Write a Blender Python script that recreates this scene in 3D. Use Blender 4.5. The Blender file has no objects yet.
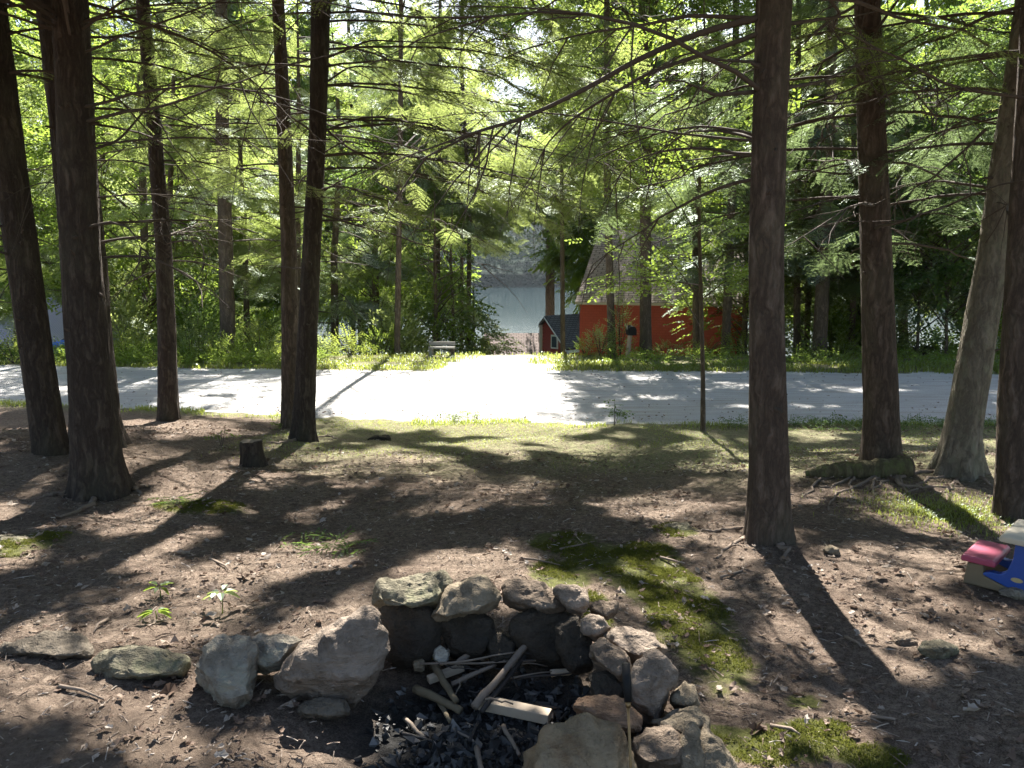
import bpy, bmesh, math, random
import numpy as np
from mathutils import Vector, Matrix, noise as mnoise
R = math.radians
SC = bpy.context.scene
COL = SC.collection
rng = np.random.default_rng(11)
HAZE = .00012
random.seed(5)

# ------------------------------------------------------------------ camera geometry
F = 760.0; PITCH = R(8.7); EYE = 1.6
def ray(u, v):
    a = (u-512)/F; b = -(v-384)/F
    return np.array([a, math.cos(PITCH)+b*math.sin(PITCH), -math.sin(PITCH)+b*math.cos(PITCH)])
SUN_EL = R(48); SUN_AZ = R(2)      # azimuth measured from +y towards +x
SDIR = np.array([math.sin(SUN_AZ)*math.cos(SUN_EL), math.cos(SUN_AZ)*math.cos(SUN_EL), math.sin(SUN_EL)])

# ------------------------------------------------------------------ noise + terrain
def hash2(ix, iy, s):
    n = (ix.astype(np.int64)*374761393 + iy.astype(np.int64)*668265263 + s*1442695041) & 0x7fffffff
    n = (n ^ (n >> 13)) * 1274126177 & 0x7fffffff
    return ((n ^ (n >> 16)) & 0xffff)/65535.0
def vnoise(x, y, s=0):
    x = np.asarray(x, float); y = np.asarray(y, float)
    ix = np.floor(x); iy = np.floor(y); fx = x-ix; fy = y-iy
    fx = fx*fx*(3-2*fx); fy = fy*fy*(3-2*fy)
    a = hash2(ix, iy, s); b = hash2(ix+1, iy, s); c = hash2(ix, iy+1, s); d = hash2(ix+1, iy+1, s)
    return (a*(1-fx)+b*fx)*(1-fy)+(c*(1-fx)+d*fx)*fy
def fbm(x, y, s=0, o=4):
    t = 0; a = .5; n = 0
    for k in range(o):
        t = t+a*vnoise(x*2**k+k*7.3, y*2**k-k*3.1, s+k); n += a; a *= .5
    return t/n
def sst(a, b, x):
    t = np.clip((np.asarray(x, float)-a)/(b-a), 0, 1); return t*t*(3-2*t)
def road_near(x): return 11.35+np.clip(-np.asarray(x, float)-1, 0, 12)*.22-.03*np.clip(x, 0, 12)
def road_far(x): return 17.0-.0*np.asarray(x, float)+np.clip(-np.asarray(x, float)-4, 0, 30)*.12-.05*np.clip(x, 0, 20)
def H(x, y, fine=True):
    x = np.asarray(x, float); y = np.asarray(y, float)
    z = -.7*sst(2.5, 11.6, y)
    z = z-.05*sst(17, 22, y)
    z = z-5.6*np.clip((y-20.3)/33, 0, 1)**1.0-3*sst(52, 75, y)
    z = z+.34*np.exp(-(((x+5.2)/2.0)**2+((y-8.0)/2.0)**2))
    z = z+.16*np.exp(-(((x-4.2)/1.6)**2+((y-7.2)/1.3)**2))
    z = z-.10*np.exp(-(((x+1.6)/1.0)**2+((y-5.0)/1.0)**2))
    z = z+.9*sst(4, 14, -y)
    inroad = sst(-.5, .3, y-road_near(x))*(1-sst(-.2, .6, y-road_far(x)))
    rough = (1-inroad)*(1-.6*sst(30, 60, y))
    z = z+rough*(.10*(fbm(x*.9, y*.9, 3, 3)-.5))
    if fine: z = z+rough*(.035*(fbm(x*5, y*5, 9, 3)-.5)+.022*(fbm(x*17, y*17, 12, 3)-.5)) - inroad*.02
    z = z-.10*inroad*sst(.0, 1, 1)*0
    return z
def ground(u, v):
    d = ray(u, v); t = .5
    for i in range(6000):
        p = d*t; 
        if EYE+p[2] < float(H(p[0], p[1], False)): break
        t += .02 if t < 30 else .2
    return np.array([p[0], p[1], float(H(p[0], p[1]))])
def at(u, v, y):
    d = ray(u, v); t = y/d[1]
    return np.array([d[0]*t, y, EYE+d[2]*t])
def depth(p): return p[1]*math.cos(PITCH)-(p[2]-EYE)*math.sin(PITCH)
def proj(P):
    P = np.asarray(P, float); x = P[..., 0]; y = P[..., 1]; z = P[..., 2]-EYE
    d = y*math.cos(PITCH)-z*math.sin(PITCH); b = y*math.sin(PITCH)+z*math.cos(PITCH)
    d = np.where(d < .05, .05, d)
    return 512+F*x/d, 384-F*b/d

# ------------------------------------------------------------------ object helpers
def link(o, parent=None):
    COL.objects.link(o)
    if parent is not None: o.parent = parent
    return o
def np_mesh(name, V, T, mats, parent=None, midx=None, smooth=False, origin=None):
    V = np.asarray(V, np.float32).reshape(-1, 3); T = np.asarray(T, np.int32)
    if origin is not None: V = V-np.asarray(origin, np.float32)
    k = T.shape[1]; me = bpy.data.meshes.new(name)
    me.vertices.add(len(V)); me.vertices.foreach_set('co', V.ravel())
    me.loops.add(T.size); me.loops.foreach_set('vertex_index', T.ravel())
    me.polygons.add(len(T)); me.polygons.foreach_set('loop_start', np.arange(0, T.size, k, dtype=np.int32))
    if midx is not None: me.polygons.foreach_set('material_index', np.asarray(midx, np.int32))
    me.polygons.foreach_set('use_smooth', np.full(len(T), smooth))
    for m in (mats if isinstance(mats, (list, tuple)) else [mats]): me.materials.append(m)
    me.update(calc_edges=True); me.validate()
    o = bpy.data.objects.new(name, me); link(o, parent)
    if origin is not None and parent is None: o.location = origin
    return o
def tag(o, label=None, cat=None, group=None, kind=None):
    if label: o['label'] = label
    if cat: o['category'] = cat
    if group: o['group'] = group
    if kind: o['kind'] = kind
    return o
def empty(name, loc, label, cat, group=None):
    o = bpy.data.objects.new(name, None); o.location = loc; o.empty_display_size = .1
    link(o); return tag(o, label, cat, group)
class MB:
    """collects boxes, tubes and polygons of one part"""
    def __init__(s): s.v = []; s.f = []; s.m = []
    def add(s, V, Fs, m=0):
        b = len(s.v); s.v += [tuple(map(float, p)) for p in V]
        s.f += [tuple(int(i)+b for i in f) for f in Fs]; s.m += [m]*len(Fs)
        return s
    def box(s, c, d, rz=0, m=0, M=None):
        x, y, z = [q/2 for q in d]
        P = [(-x,-y,-z),(x,-y,-z),(x,y,-z),(-x,y,-z),(-x,-y,z),(x,-y,z),(x,y,z),(-x,y,z)]
        Q = M if M is not None else Matrix.Rotation(rz, 3, 'Z')
        s.add([Q@Vector(p)+Vector(c) for p in P], [(0,3,2,1),(4,5,6,7),(0,1,5,4),(1,2,6,5),(2,3,7,6),(3,0,4,7)], m); return s
    def tube(s, pts, rad, n=6, m=0, cap=True):
        V, Q = tube_np(pts, rad, n)
        s.add(V, Q, m)
        if cap:
            b = len(s.v)-len(V); s.f.append(tuple(b+i for i in range(n))[::-1]); s.f.append(tuple(b+len(V)-n+i for i in range(n))); s.m += [m, m]
        return s
    def build(s, name, mats, parent=None, smooth=False, origin=None, bevel=0):
        me = bpy.data.meshes.new(name)
        o0 = Vector(origin) if origin is not None else Vector((0,0,0))
        me.from_pydata([Vector(p)-o0 for p in s.v], [], s.f)
        for mm in (mats if isinstance(mats, (list, tuple)) else [mats]): me.materials.append(mm)
        me.polygons.foreach_set('material_index', s.m)
        me.polygons.foreach_set('use_smooth', [smooth]*len(s.f)); me.update()
        o = bpy.data.objects.new(name, me); link(o, parent)
        if origin is not None and parent is None: o.location = o0
        if bevel:
            bm_ = bmesh.new(); bm_.from_mesh(me)
            bmesh.ops.bevel(bm_, geom=bm_.edges[:], offset=bevel, segments=2, affect='EDGES', profile=.6)
            bm_.to_mesh(me); bm_.free()
        return o
def tube_np(pts, rad, n=6):
    pts = np.asarray(pts, float); k = len(pts); rad = np.broadcast_to(np.asarray(rad, float), (k,))
    tan = np.gradient(pts, axis=0); tan /= np.linalg.norm(tan, axis=1)[:, None]+1e-9
    ref = np.array([0, 0, 1.]) if abs(tan[0][2]) < .8 else np.array([1., 0, 0])
    a = np.cross(tan, ref); a /= np.linalg.norm(a, axis=1)[:, None]+1e-9; b = np.cross(tan, a)
    th = np.arange(n)*2*math.pi/n
    V = pts[:, None, :]+rad[:, None, None]*(np.cos(th)[None, :, None]*a[:, None, :]+np.sin(th)[None, :, None]*b[:, None, :])
    i = np.arange(k-1)[:, None]*n; j = np.arange(n)[None, :]; j2 = (j+1) % n
    Q = np.stack([i+j, i+j2, i+n+j2, i+n+j], -1).reshape(-1, 4)
    return V.reshape(-1, 3), Q
def q2t(Q): return np.concatenate([Q[:, [0, 1, 2]], Q[:, [0, 2, 3]]])

# ------------------------------------------------------------------ materials
def nmat(name):
    m = bpy.data.materials.new(name); m.use_nodes = True
    nt = m.node_tree; nt.nodes.clear()
    out = nt.nodes.new('ShaderNodeOutputMaterial')
    return m, nt, out
class N:
    def __init__(s, nt): s.nt = nt
    def __call__(s, typ, inp=None, **kw):
        n = s.nt.nodes.new('ShaderNode'+typ)
        for k, v in kw.items(): setattr(n, k, v)
        for k, v in (inp or {}).items():
            if hasattr(v, 'is_linked') or isinstance(v, bpy.types.NodeSocket): s.nt.links.new(v, n.inputs[k])
            else: n.inputs[k].default_value = v
        return n
    def ramp(s, fac, stops, interp='LINEAR'):
        n = s.nt.nodes.new('ShaderNodeValToRGB'); s.nt.links.new(fac, n.inputs[0]); n.color_ramp.interpolation = interp
        e = n.color_ramp.elements
        while len(e) < len(stops): e.new(.5)
        for q, (p, c) in zip(e, stops):
            q.position = p; q.color = (*c, 1) if len(c) == 3 else c
        return n.outputs[0]
    def mix(s, fac, a, b, bt='MIX'):
        n = s.nt.nodes.new('ShaderNodeMix'); n.data_type = 'RGBA'; n.blend_type = bt
        for i, v in ((0, fac), (6, a), (7, b)):
            if isinstance(v, bpy.types.NodeSocket): s.nt.links.new(v, n.inputs[i])
            else: n.inputs[i].default_value = v if i == 0 else ((*v, 1) if len(v) == 3 else v)
        return n.outputs[2]
    def noise(s, scale, detail=5, vec=None, rough=.6, dist=0):
        i = {'Scale': scale, 'Detail': detail, 'Roughness': rough, 'Distortion': dist}
        if vec is not None: i['Vector'] = vec
        return s('TexNoise', i).outputs[0]
    def math(s, op, a, b=0.0, clamp=False):
        n = s.nt.nodes.new('ShaderNodeMath'); n.operation = op; n.use_clamp = clamp
        for i, v in ((0, a), (1, b)):
            if isinstance(v, bpy.types.NodeSocket): s.nt.links.new(v, n.inputs[i])
            else: n.inputs[i].default_value = v
        return n.outputs[0]
    def coords(s, scale=(1, 1, 1), which='Object'):
        t = s('TexCoord').outputs[which]
        return s('Mapping', {'Vector': t, 'Scale': scale}).outputs[0]
    def bump(s, h, strength=.5, dist=.02):
        return s('Bump', {'Height': h, 'Strength': strength, 'Distance': dist}).outputs[0]
    def attr(s, name): return s('Attribute', attribute_name=name).outputs['Fac']
    def finish(s, out, color, rough=.85, normal=None, spec=.3, metal=0.0):
        b = s('BsdfPrincipled', {'Roughness': rough, 'Specular IOR Level': spec, 'Metallic': metal})
        if isinstance(color, bpy.types.NodeSocket): s.nt.links.new(color, b.inputs['Base Color'])
        else: b.inputs['Base Color'].default_value = (*color, 1)
        if normal is not None: s.nt.links.new(normal, b.inputs['Normal'])
        s.nt.links.new(b.outputs[0], out.inputs['Surface']); return b

def bark_mat(name, dark, light, sc=1.0, lichen=None):
    m, nt, out = nmat(name); n = N(nt)
    w = n.noise(2.0, 3, n.coords((3, 3, 3)))
    v = n.coords((15*sc, 15*sc, 2.6*sc)); ts = n('TexNoise', {'Vector': n.coords((4, 4, 4)), 'Scale': 1.0, 'Detail': 3.0}).outputs[1]
    vd = n('VectorMath', {0: v, 1: n('VectorMath', {0: ts, 1: (1.6, 1.6, 1.6)}, operation='MULTIPLY').outputs[0]}, operation='ADD').outputs[0]
    base = n('TexNoise', {'Vector': vd, 'Scale': 1.0, 'Detail': 6.0, 'Roughness': .62}).outputs[0]
    fur = n.math('ABSOLUTE', n.math('SUBTRACT', base, .5)); ridge = n.math('MULTIPLY', fur, 5.5, True)
    plates = n.noise(1.0, 4, n.coords((30*sc, 30*sc, 14*sc)), .7); fine = n.noise(1.0, 5, n.coords((90, 90, 40)), .7)
    h = n.math('ADD', n.math('MULTIPLY', ridge, .55), n.math('ADD', n.math('MULTIPLY', plates, .35), n.math('MULTIPLY', fine, .2)))
    c = n.ramp(h, [(.18, tuple(q*.35 for q in dark)), (.5, dark), (.95, light)])
    c = n.mix(n.math('MULTIPLY', w, .55), c, tuple(q*.7 for q in dark))
    c = n.mix(n.math('MULTIPLY', n.ramp(n.noise(2.5, 5, n.coords((1, 1, .5)), .7), [(.5, (0, 0, 0)), (.7, (1, 1, 1))]), .35), c, tuple(np.array(light)*[.8, .95, .8]))
    if lichen:
        lm = n.ramp(n.noise(5, 5, n.coords((2, 2, 1.2)), .7), [(.52, (0, 0, 0)), (.66, (1, 1, 1))])
        c = n.mix(n.math('MULTIPLY', lm, .6), c, lichen)
    n.finish(out, c, .9, n.bump(h, 1.0, .03), .2); return m
def leaf_mat(name, c1, c2, trans, tw=.5, gloss=.12):
    m, nt, out = nmat(name); n = N(nt)
    g = n('NewGeometry'); pos = n.noise(.7, 3, g.outputs['Position']); isl = g.outputs['Random Per Island']
    oi = n('ObjectInfo').outputs['Random']
    f = n.math('ADD', n.math('MULTIPLY', pos, .55), n.math('ADD', n.math('MULTIPLY', isl, .35), n.math('MULTIPLY', oi, .2)), True)
    f = n.ramp(f, [(.25, (0, 0, 0)), (.8, (1, 1, 1))])
    c = n.mix(f, c1, c2)
    t = n.mix(f, tuple(q*.75 for q in trans), trans)
    d = n('BsdfDiffuse', {'Color': c}); tr = n('BsdfTranslucent', {'Color': t})
    mx = n('MixShader', {0: tw, 1: d.outputs[0], 2: tr.outputs[0]})
    gl = n('BsdfGlossy', {'Roughness': .5, 'Color': (.8, .9, .8, 1)})
    fr = n('Fresnel', {'IOR': 1.4}).outputs[0]
    m2 = n('MixShader', {0: n.math('MULTIPLY', fr, gloss*1.2), 1: mx.outputs[0], 2: gl.outputs[0]})
    nt.links.new(m2.outputs[0], out.inputs['Surface']); return m
def rock_mat(name, a, b, c3, lichen=None, char=0):
    a, b, c3 = [tuple(np.array(q)*[.98, .94, .85]) for q in (a, b, c3)]
    m, nt, out = nmat(name); n = N(nt); v = n.coords()
    n1 = n.noise(4, 6, v, .65, .4); n2 = n.noise(22, 6, v, .7); n3 = n.noise(90, 3, v, .7)
    strat = n.noise(5, 5, n.coords((1, 1.2, 7)), .7, .6)
    c = n.ramp(n1, [(.3, a), (.5, b), (.7, c3)])
    c = n.mix(n.math('MULTIPLY', n2, .5), c, tuple(q*.45 for q in b))
    c = n.mix(n.ramp(strat, [(.58, (0, 0, 0)), (.7, (.5, .5, .5))]), c, tuple(q*.5 for q in a))
    if lichen: c = n.mix(n.ramp(n.noise(6, 6, v, .75), [(.5, (0, 0, 0)), (.62, (.7, .7, .7))]), c, lichen)
    crack = n('TexVoronoi', {'Vector': n('VectorMath', {0: v, 1: n('TexNoise', {'Vector': v, 'Scale': 6.0}).outputs[1]}, operation='ADD').outputs[0], 'Scale': 3.2}, feature='DISTANCE_TO_EDGE').outputs[0]
    ck = n.ramp(crack, [(0, (.6, .6, .6)), (.012, (1, 1, 1))]); ck = n.ramp(n.noise(11, 6, v, .8), [(.35, (.55, .55, .55)), (.5, (1, 1, 1))]); c = n.mix(.7, c, ck, 'MULTIPLY')
    h = n.math('ADD', n.math('ADD', n.math('MULTIPLY', n1, .5), n.math('MULTIPLY', n2, .35)), n.math('ADD', n.math('MULTIPLY', strat, .6), n.math('ADD', n.math('MULTIPLY', n3, .12), n.math('MULTIPLY', ck, .25))))
    if char:
        sm = n.ramp(n.noise(3, 5, v, .6), [(.25, (.3, .3, .3)), (.75, (1, 1, 1))])
        c = n.mix(n.math('MULTIPLY', sm, char), c, (.012, .011, .010))
    n.finish(out, c, .92, n.bump(h, 1.0, .04), .2); return m
def plain(name, col, rough=.7, var=.25, scale=8, bump=.2, spec=.3, metal=0.0, bd=.004):
    m, nt, out = nmat(name); n = N(nt); v = n.coords()
    f = n.noise(scale, 6, v, .65)
    c = n.mix(f, tuple(q*(1-var) for q in col), tuple(min(1, q*(1+var)) for q in col))
    n.finish(out, c, rough, n.bump(n.noise(scale*6, 4, v), bump, bd), spec, metal); return m

M = {}
M['bark_dark'] = bark_mat('bark_dark_brown', (.062, .047, .037), (.15, .12, .095))
M['bark_red'] = bark_mat('bark_reddish_brown', (.10, .074, .056), (.225, .175, .138))
M['bark_pale'] = bark_mat('bark_pale_grey', (.19, .165, .125), (.36, .32, .25), .7, (.22, .22, .15))
M['bark_far'] = bark_mat('bark_grey_brown', (.13, .10, .075), (.26, .21, .16), .7)
M['twig'] = plain('dead_twig', (.075, .058, .045), .9, .4, 20, .3)
M['root'] = plain('root_bark', (.20, .155, .12), .9, .4, 20, .6, bd=.006)
M['hem'] = leaf_mat('hemlock_needles', (.04, .065, .022), (.085, .11, .03), (.30, .38, .10), .55, .10)
M['hem_sun'] = leaf_mat('hemlock_needles_sunlit', (.06, .085, .025), (.11, .13, .04), (.44, .53, .16), .6, .08)  # sunlit copy of the needles: backlit glow put into the colour
M['hem_dark'] = leaf_mat('hemlock_needles_shaded', (.035, .06, .034), (.07, .10, .055), (.22, .30, .12), .5, .12)  # shaded copy of the needles: shade put into the darker colour
M['leaf'] = leaf_mat('maple_leaves', (.06, .11, .025), (.09, .14, .03), (.34, .46, .07), .6, .12)
M['leaf_dark'] = leaf_mat('beech_leaves', (.035, .07, .02), (.06, .10, .03), (.20, .31, .06), .5, .2)
M['leaf_pale'] = leaf_mat('ash_leaves', (.08, .12, .05), (.12, .16, .06), (.42, .50, .15), .55, .2)
M['shrub'] = leaf_mat('shrub_leaves', (.07, .11, .03), (.12, .15, .045), (.40, .48, .09), .55, .12)
M['grass'] = leaf_mat('grass_blades', (.08, .11, .03), (.14, .16, .05), (.40, .46, .09), .55, .1)
M['moss'] = leaf_mat('moss_tufts', (.05, .062, .014), (.115, .12, .028), (.20, .21, .04), .35, 0)
M['rock'] = rock_mat('fieldstone_tan', (.17, .14, .105), (.26, .22, .17), (.34, .29, .235))
M['rock_grey'] = rock_mat('fieldstone_grey', (.19, .175, .15), (.29, .265, .235), (.37, .345, .31), (.25, .245, .19))
M['rock_green'] = rock_mat('fieldstone_mossy', (.13, .12, .085), (.20, .185, .145), (.26, .235, .19), (.145, .145, .085))
M['rock_rust'] = rock_mat('fieldstone_rusty', (.22, .13, .07), (.27, .215, .15), (.32, .275, .21))
M['rock_mauve'] = rock_mat('fieldstone_mauve', (.17, .14, .12), (.26, .215, .185), (.33, .275, .245))
M['rock_dark'] = rock_mat('fieldstone_sooty_shaded', (.10, .085, .07), (.15, .125, .10), (.19, .16, .135), None, .98)  # soot plus the black shadow inside the pit, both put into the colour
M['rock_brown'] = rock_mat('fieldstone_brown', (.16, .125, .10), (.24, .19, .155), (.30, .25, .21), None, .25)

# ground material
def ground_mat():
    m, nt, out = nmat('forest_floor'); n = N(nt); v = n.coords()
    n1 = n.noise(1.3, 5, v); n2 = n.noise(28, 6, v, .75); n3 = n.noise(140, 4, v, .8); n4 = n.noise(9, 5, v, .7)
    c = n.ramp(n2, [(.28, (.034, .025, .018)), (.45, (.096, .067, .049)), (.57, (.185, .135, .102)), (.72, (.35, .285, .215))])
    c = n.mix(n.math('MULTIPLY', n.ramp(n3, [(.45, (0, 0, 0)), (.62, (1, 1, 1))]), .5), c, (.32, .265, .205))
    c = n.mix(n.math('MULTIPLY', n.ramp(n3, [(.34, (1, 1, 1)), (.44, (0, 0, 0))]), .75), c, (.035, .026, .022))
    c = n.mix(n.ramp(n1, [(.4, (0, 0, 0)), (.7, (.55, .55, .55))]), c, (.075, .048, .036))
    gmask = n.math('MULTIPLY', n.attr('grass'), n.ramp(n4, [(.3, (.15, .15, .15)), (.6, (1, 1, 1))]))
    gc = n.ramp(n2, [(.3, (.075, .085, .036)), (.5, (.15, .16, .07)), (.7, (.27, .26, .14))])
    c = n.mix(gmask, c, gc)
    mm = n.ramp(n.math('ADD', n.attr('moss'), n.math('MULTIPLY', n.math('SUBTRACT', n.noise(5, 6, v, .75), .5), 1.9)), [(.34, (0, 0, 0)), (.72, (.92, .92, .92))])
    mc = n.ramp(n2, [(.3, (.045, .05, .014)), (.55, (.10, .108, .028)), (.75, (.165, .165, .055))])
    c = n.mix(mm, c, mc)
    am = n.ramp(n.math('ADD', n.attr('ash'), n.math('MULTIPLY', n.math('SUBTRACT', n4, .5), .6)), [(.3, (0, 0, 0)), (.7, (1, 1, 1))])
    c = n.mix(am, c, n.ramp(n3, [(.4, (.012, .012, .012)), (.75, (.05, .048, .045))]))
    dm = n.ramp(n.math('ADD', n.attr('dirt'), n.math('MULTIPLY', n.math('SUBTRACT', n4, .5), .5)), [(.35, (0, 0, 0)), (.65, (.8, .8, .8))])
    c = n.mix(dm, c, n.ramp(n2, [(.3, (.085, .062, .046)), (.6, (.15, .112, .083)), (.78, (.25, .20, .155))]))
    vg = n.mix(n3, (.30, .295, .285), (.56, .54, .51)); c = n.mix(n.ramp(n.math('ADD', n.attr('gravel'), n.math('MULTIPLY', n.math('SUBTRACT', n4, .5), .7)), [(.35, (0, 0, 0)), (.65, (1, 1, 1))]), c, vg)
    h = n.math('ADD', n.math('MULTIPLY', n2, .6), n.math('MULTIPLY', n3, .4))
    n.finish(out, c, .95, n.bump(h, 1.0, .03), .15); return m
M['ground'] = ground_mat()
def gravel_mat(name='road_gravel', base=(.46, .455, .45)):
    m, nt, out = nmat(name); n = N(nt); v = n.coords()
    n1 = n.noise(1.2, 4, n.coords((.35, 1.4, 1))); n2 = n.noise(60, 6, v, .8)
    vo = n('TexVoronoi', {'Vector': v, 'Scale': 45.0}).outputs[0]
    c = n.mix(n2, tuple(q*.6 for q in base), tuple(min(1, q*1.35) for q in base))
    c = n.mix(n.ramp(n1, [(.35, (.5, .5, .5)), (.65, (0, 0, 0))]), c, tuple(q*.72 for q in base))
    wear = n.noise(3.0, 5, n.coords((.25, 2.2, 1)), .6)
    c = n.mix(n.ramp(wear, [(.42, (0, 0, 0)), (.7, (.75, .75, .75))]), c, (.30, .27, .235))
    n.finish(out, c, .95, n.bump(n.math('ADD', n2, vo), .9, .02), .2); return m
M['gravel'] = gravel_mat()
M['litter'] = None
def litter_mat():
    m, nt, out = nmat('dry_leaves'); n = N(nt)
    g = n('NewGeometry'); isl = g.outputs['Random Per Island']
    c = n.ramp(isl, [(0, (.07, .045, .03)), (.35, (.16, .105, .075)), (.65, (.27, .20, .15)), (.86, (.38, .32, .26)), (1, (.52, .47, .42))])
    c = n.mix(n.math('MULTIPLY', n.noise(60, 4, g.outputs['Position']), .6), c, (.12, .08, .055))
    d = n('BsdfPrincipled', {'Base Color': c, 'Roughness': .7, 'Specular IOR Level': .3})
    t = n('BsdfTranslucent', {'Color': c}); mx = n('MixShader', {0: .2, 1: d.outputs[0], 2: t.outputs[0]})
    nt.links.new(mx.outputs[0], out.inputs['Surface']); return m
M['litter'] = litter_mat()

# ------------------------------------------------------------------ where sun reaches the ground
LIT = []      # ellipses (x, y, rx, ry, strength)
def lit(u, v, ru, rv, s=.95):
    p = ground(u, v); q = ground(u, v-rv); k = depth(p)
    if 428 < v < 546 and abs(p[0]) < 3.2: return
    LIT.append((p[0], p[1], ru*k/F, max(.06, abs(q[1]-p[1])), s))
for a in [(690,600,42,50),(640,640,30,40),(700,660,25,25),(770,745,100,24),(690,742,30,20),(735,575,30,26),(830,620,22,26),(755,645,16,14),
          (270,655,48,22),(340,640,32,24),(215,690,30,25),(160,650,25,10),(645,660,50,50),(620,745,50,40),(690,745,40,30),(640,640,40,20),(560,705,40,14),(470,690,26,14),
          (480,563,36,9),(400,590,20,6),(470,590,25,8),(560,540,60,14),(620,520,40,10),(540,505,50,8),(445,545,30,8),(395,522,30,8),
          (860,500,70,18),(840,530,45,12),(800,490,35,12),(960,510,34,13),(985,525,30,12),(950,560,34,7),(930,590,40,10),(880,560,24,7),(1000,600,40,8),(840,570,30,10),(940,615,30,7),(990,640,30,7),(900,655,30,6),
          (660,480,60,12),(590,470,60,14),(520,465,60,10),(450,460,60,12),(390,470,40,10),(700,500,40,14),(480,490,50,8),(420,500,25,6),(620,500,40,8),(690,455,50,8),(600,440,70,8),(480,440,60,8),(390,440,40,6),
          (180,580,26,4),(250,575,26,5),(320,560,22,5),(60,610,34,4),(120,620,24,4),(210,615,20,4),(180,730,36,7),(120,705,22,5),(280,740,36,7),(40,700,22,5),(130,562,30,4)]:
    lit(*a)
# world-space sun patches: the open stretch of road, the driveway and the verge
LIT += [(-1.6,14.2,2.7,3.4,1),(-1.4,17.5,2.6,2.0,1),(-.6,20.5,2.2,3.2,1),(-4.6,19.4,1.6,1.5,1),(-3.2,12.1,1.6,.8,1),(.3,11.2,2.0,.5,.9),(-4.2,13.4,.8,.5,.9),(-5.6,12.9,.5,.3,.9),
        (2.3,13.2,1.0,.18,.9),(4.5,12.4,.9,.14,.9),(6.5,14.0,1.0,.15,.9),(3.2,15.6,.8,.16,.9),(8.5,12.2,.5,.2,.9),(1.8,18.2,.9,.4,.9),(4.6,18.6,1.0,.3,.9),(7.6,18.0,1.2,.4,.9),(1.2,12.4,.5,.2,.9),(5.0,16.8,.7,.15,.8),
        (-6.6,15.8,1.0,.25,.9),(-8.5,14.2,.8,.2,.9),(-7,17.8,2.2,.5,.7),(-5.5,14.8,.5,.15,.9)]
LIT += [(1.5, 8.1, .9, .8, .85), (2.4, 7.8, .5, .6, .8)]
LITA = np.array(LIT)
def shadow_xy(P):
    z = P[:, 2]+.35
    for i in range(2):
        g = P-SDIR[None]*(z/SDIR[2])[:, None]
        z = P[:, 2]-H(g[:, 0], g[:, 1], False)
    return P-SDIR[None]*(z/SDIR[2])[:, None]
def sun_noise(x, y):
    n = fbm(x*1.3+.25*y, y*1.0, 301, 4)+.85*(fbm(x*4.4, y*3.4, 305, 3)-.5)
    thr = .675-.05*sst(2.5, 4.5, y)-.105*sst(4.0, 5.5, y)+.10*sst(2.6, 4.0, x)*sst(7.3, 8.2, y)+.05*sst(1.5, 4, -x)
    return (n > thr) & (y < 11.2) & (y > 1)
def lit_reject(P, grow=.12, noise=True, foot=.14):
    """True where a spray would shade a place the sun reaches"""
    g = shadow_xy(P); out = np.zeros(len(P), bool); r = rng.random(len(P))
    for i in range(0, len(P), 20000):
        s = slice(i, i+20000)
        dx = (g[s, 0, None]-LITA[None, :, 0])/(LITA[None, :, 2]+grow); dy = (g[s, 1, None]-LITA[None, :, 1])/(LITA[None, :, 3]+grow)
        k = ((dx*dx+dy*dy) < 1)*LITA[None, :, 4]
        out[s] = k.max(1) > r[s]
    if noise:
        for ox, oy in ((0, 0), (foot, 0), (-foot, 0), (0, foot), (0, -foot)): out |= sun_noise(g[:, 0]+ox, g[:, 1]+oy)
    return out

# ------------------------------------------------------------------ foliage templates (twig along +x)
def hem_spray(L, nside, sp, nl, nw, seed):
    r = np.random.default_rng(seed); V = []; T = []
    def tri(a, d, l, w):
        p = np.array([-d[1], d[0], 0]); p /= np.linalg.norm(p)+1e-9
        b = len(V); V.extend([a-p*w/2, a+p*w/2+np.array([0, 0, r.normal(0, .003)]), a+d*l]); T.append((b, b+1, b+2))
    for i in range(nside):
        t = (i+.6)/nside; x = t*L
        for sd in (-1, 1):
            l = (.42*L*(1-t)**.75+.05)*r.uniform(.7, 1.15); an = R(r.uniform(42, 62))
            d = np.array([math.cos(an), sd*math.sin(an), r.uniform(-.28, .02)]); base = np.array([x, 0, -.12*t*t*L])
            k = max(2, int(l/sp))
            tri(base, d, l, .004)
            for q in range(k):
                pt = base+d*l*(q+.5)/k
                for s2 in (-1, 1):
                    a2 = sd*an+s2*R(r.uniform(38, 65))
                    tri(pt, np.array([math.cos(a2), math.sin(a2), r.uniform(-.15, .15)]), nl*r.uniform(.75, 1.2), nw)
    return np.array(V), np.array(T)
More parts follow.
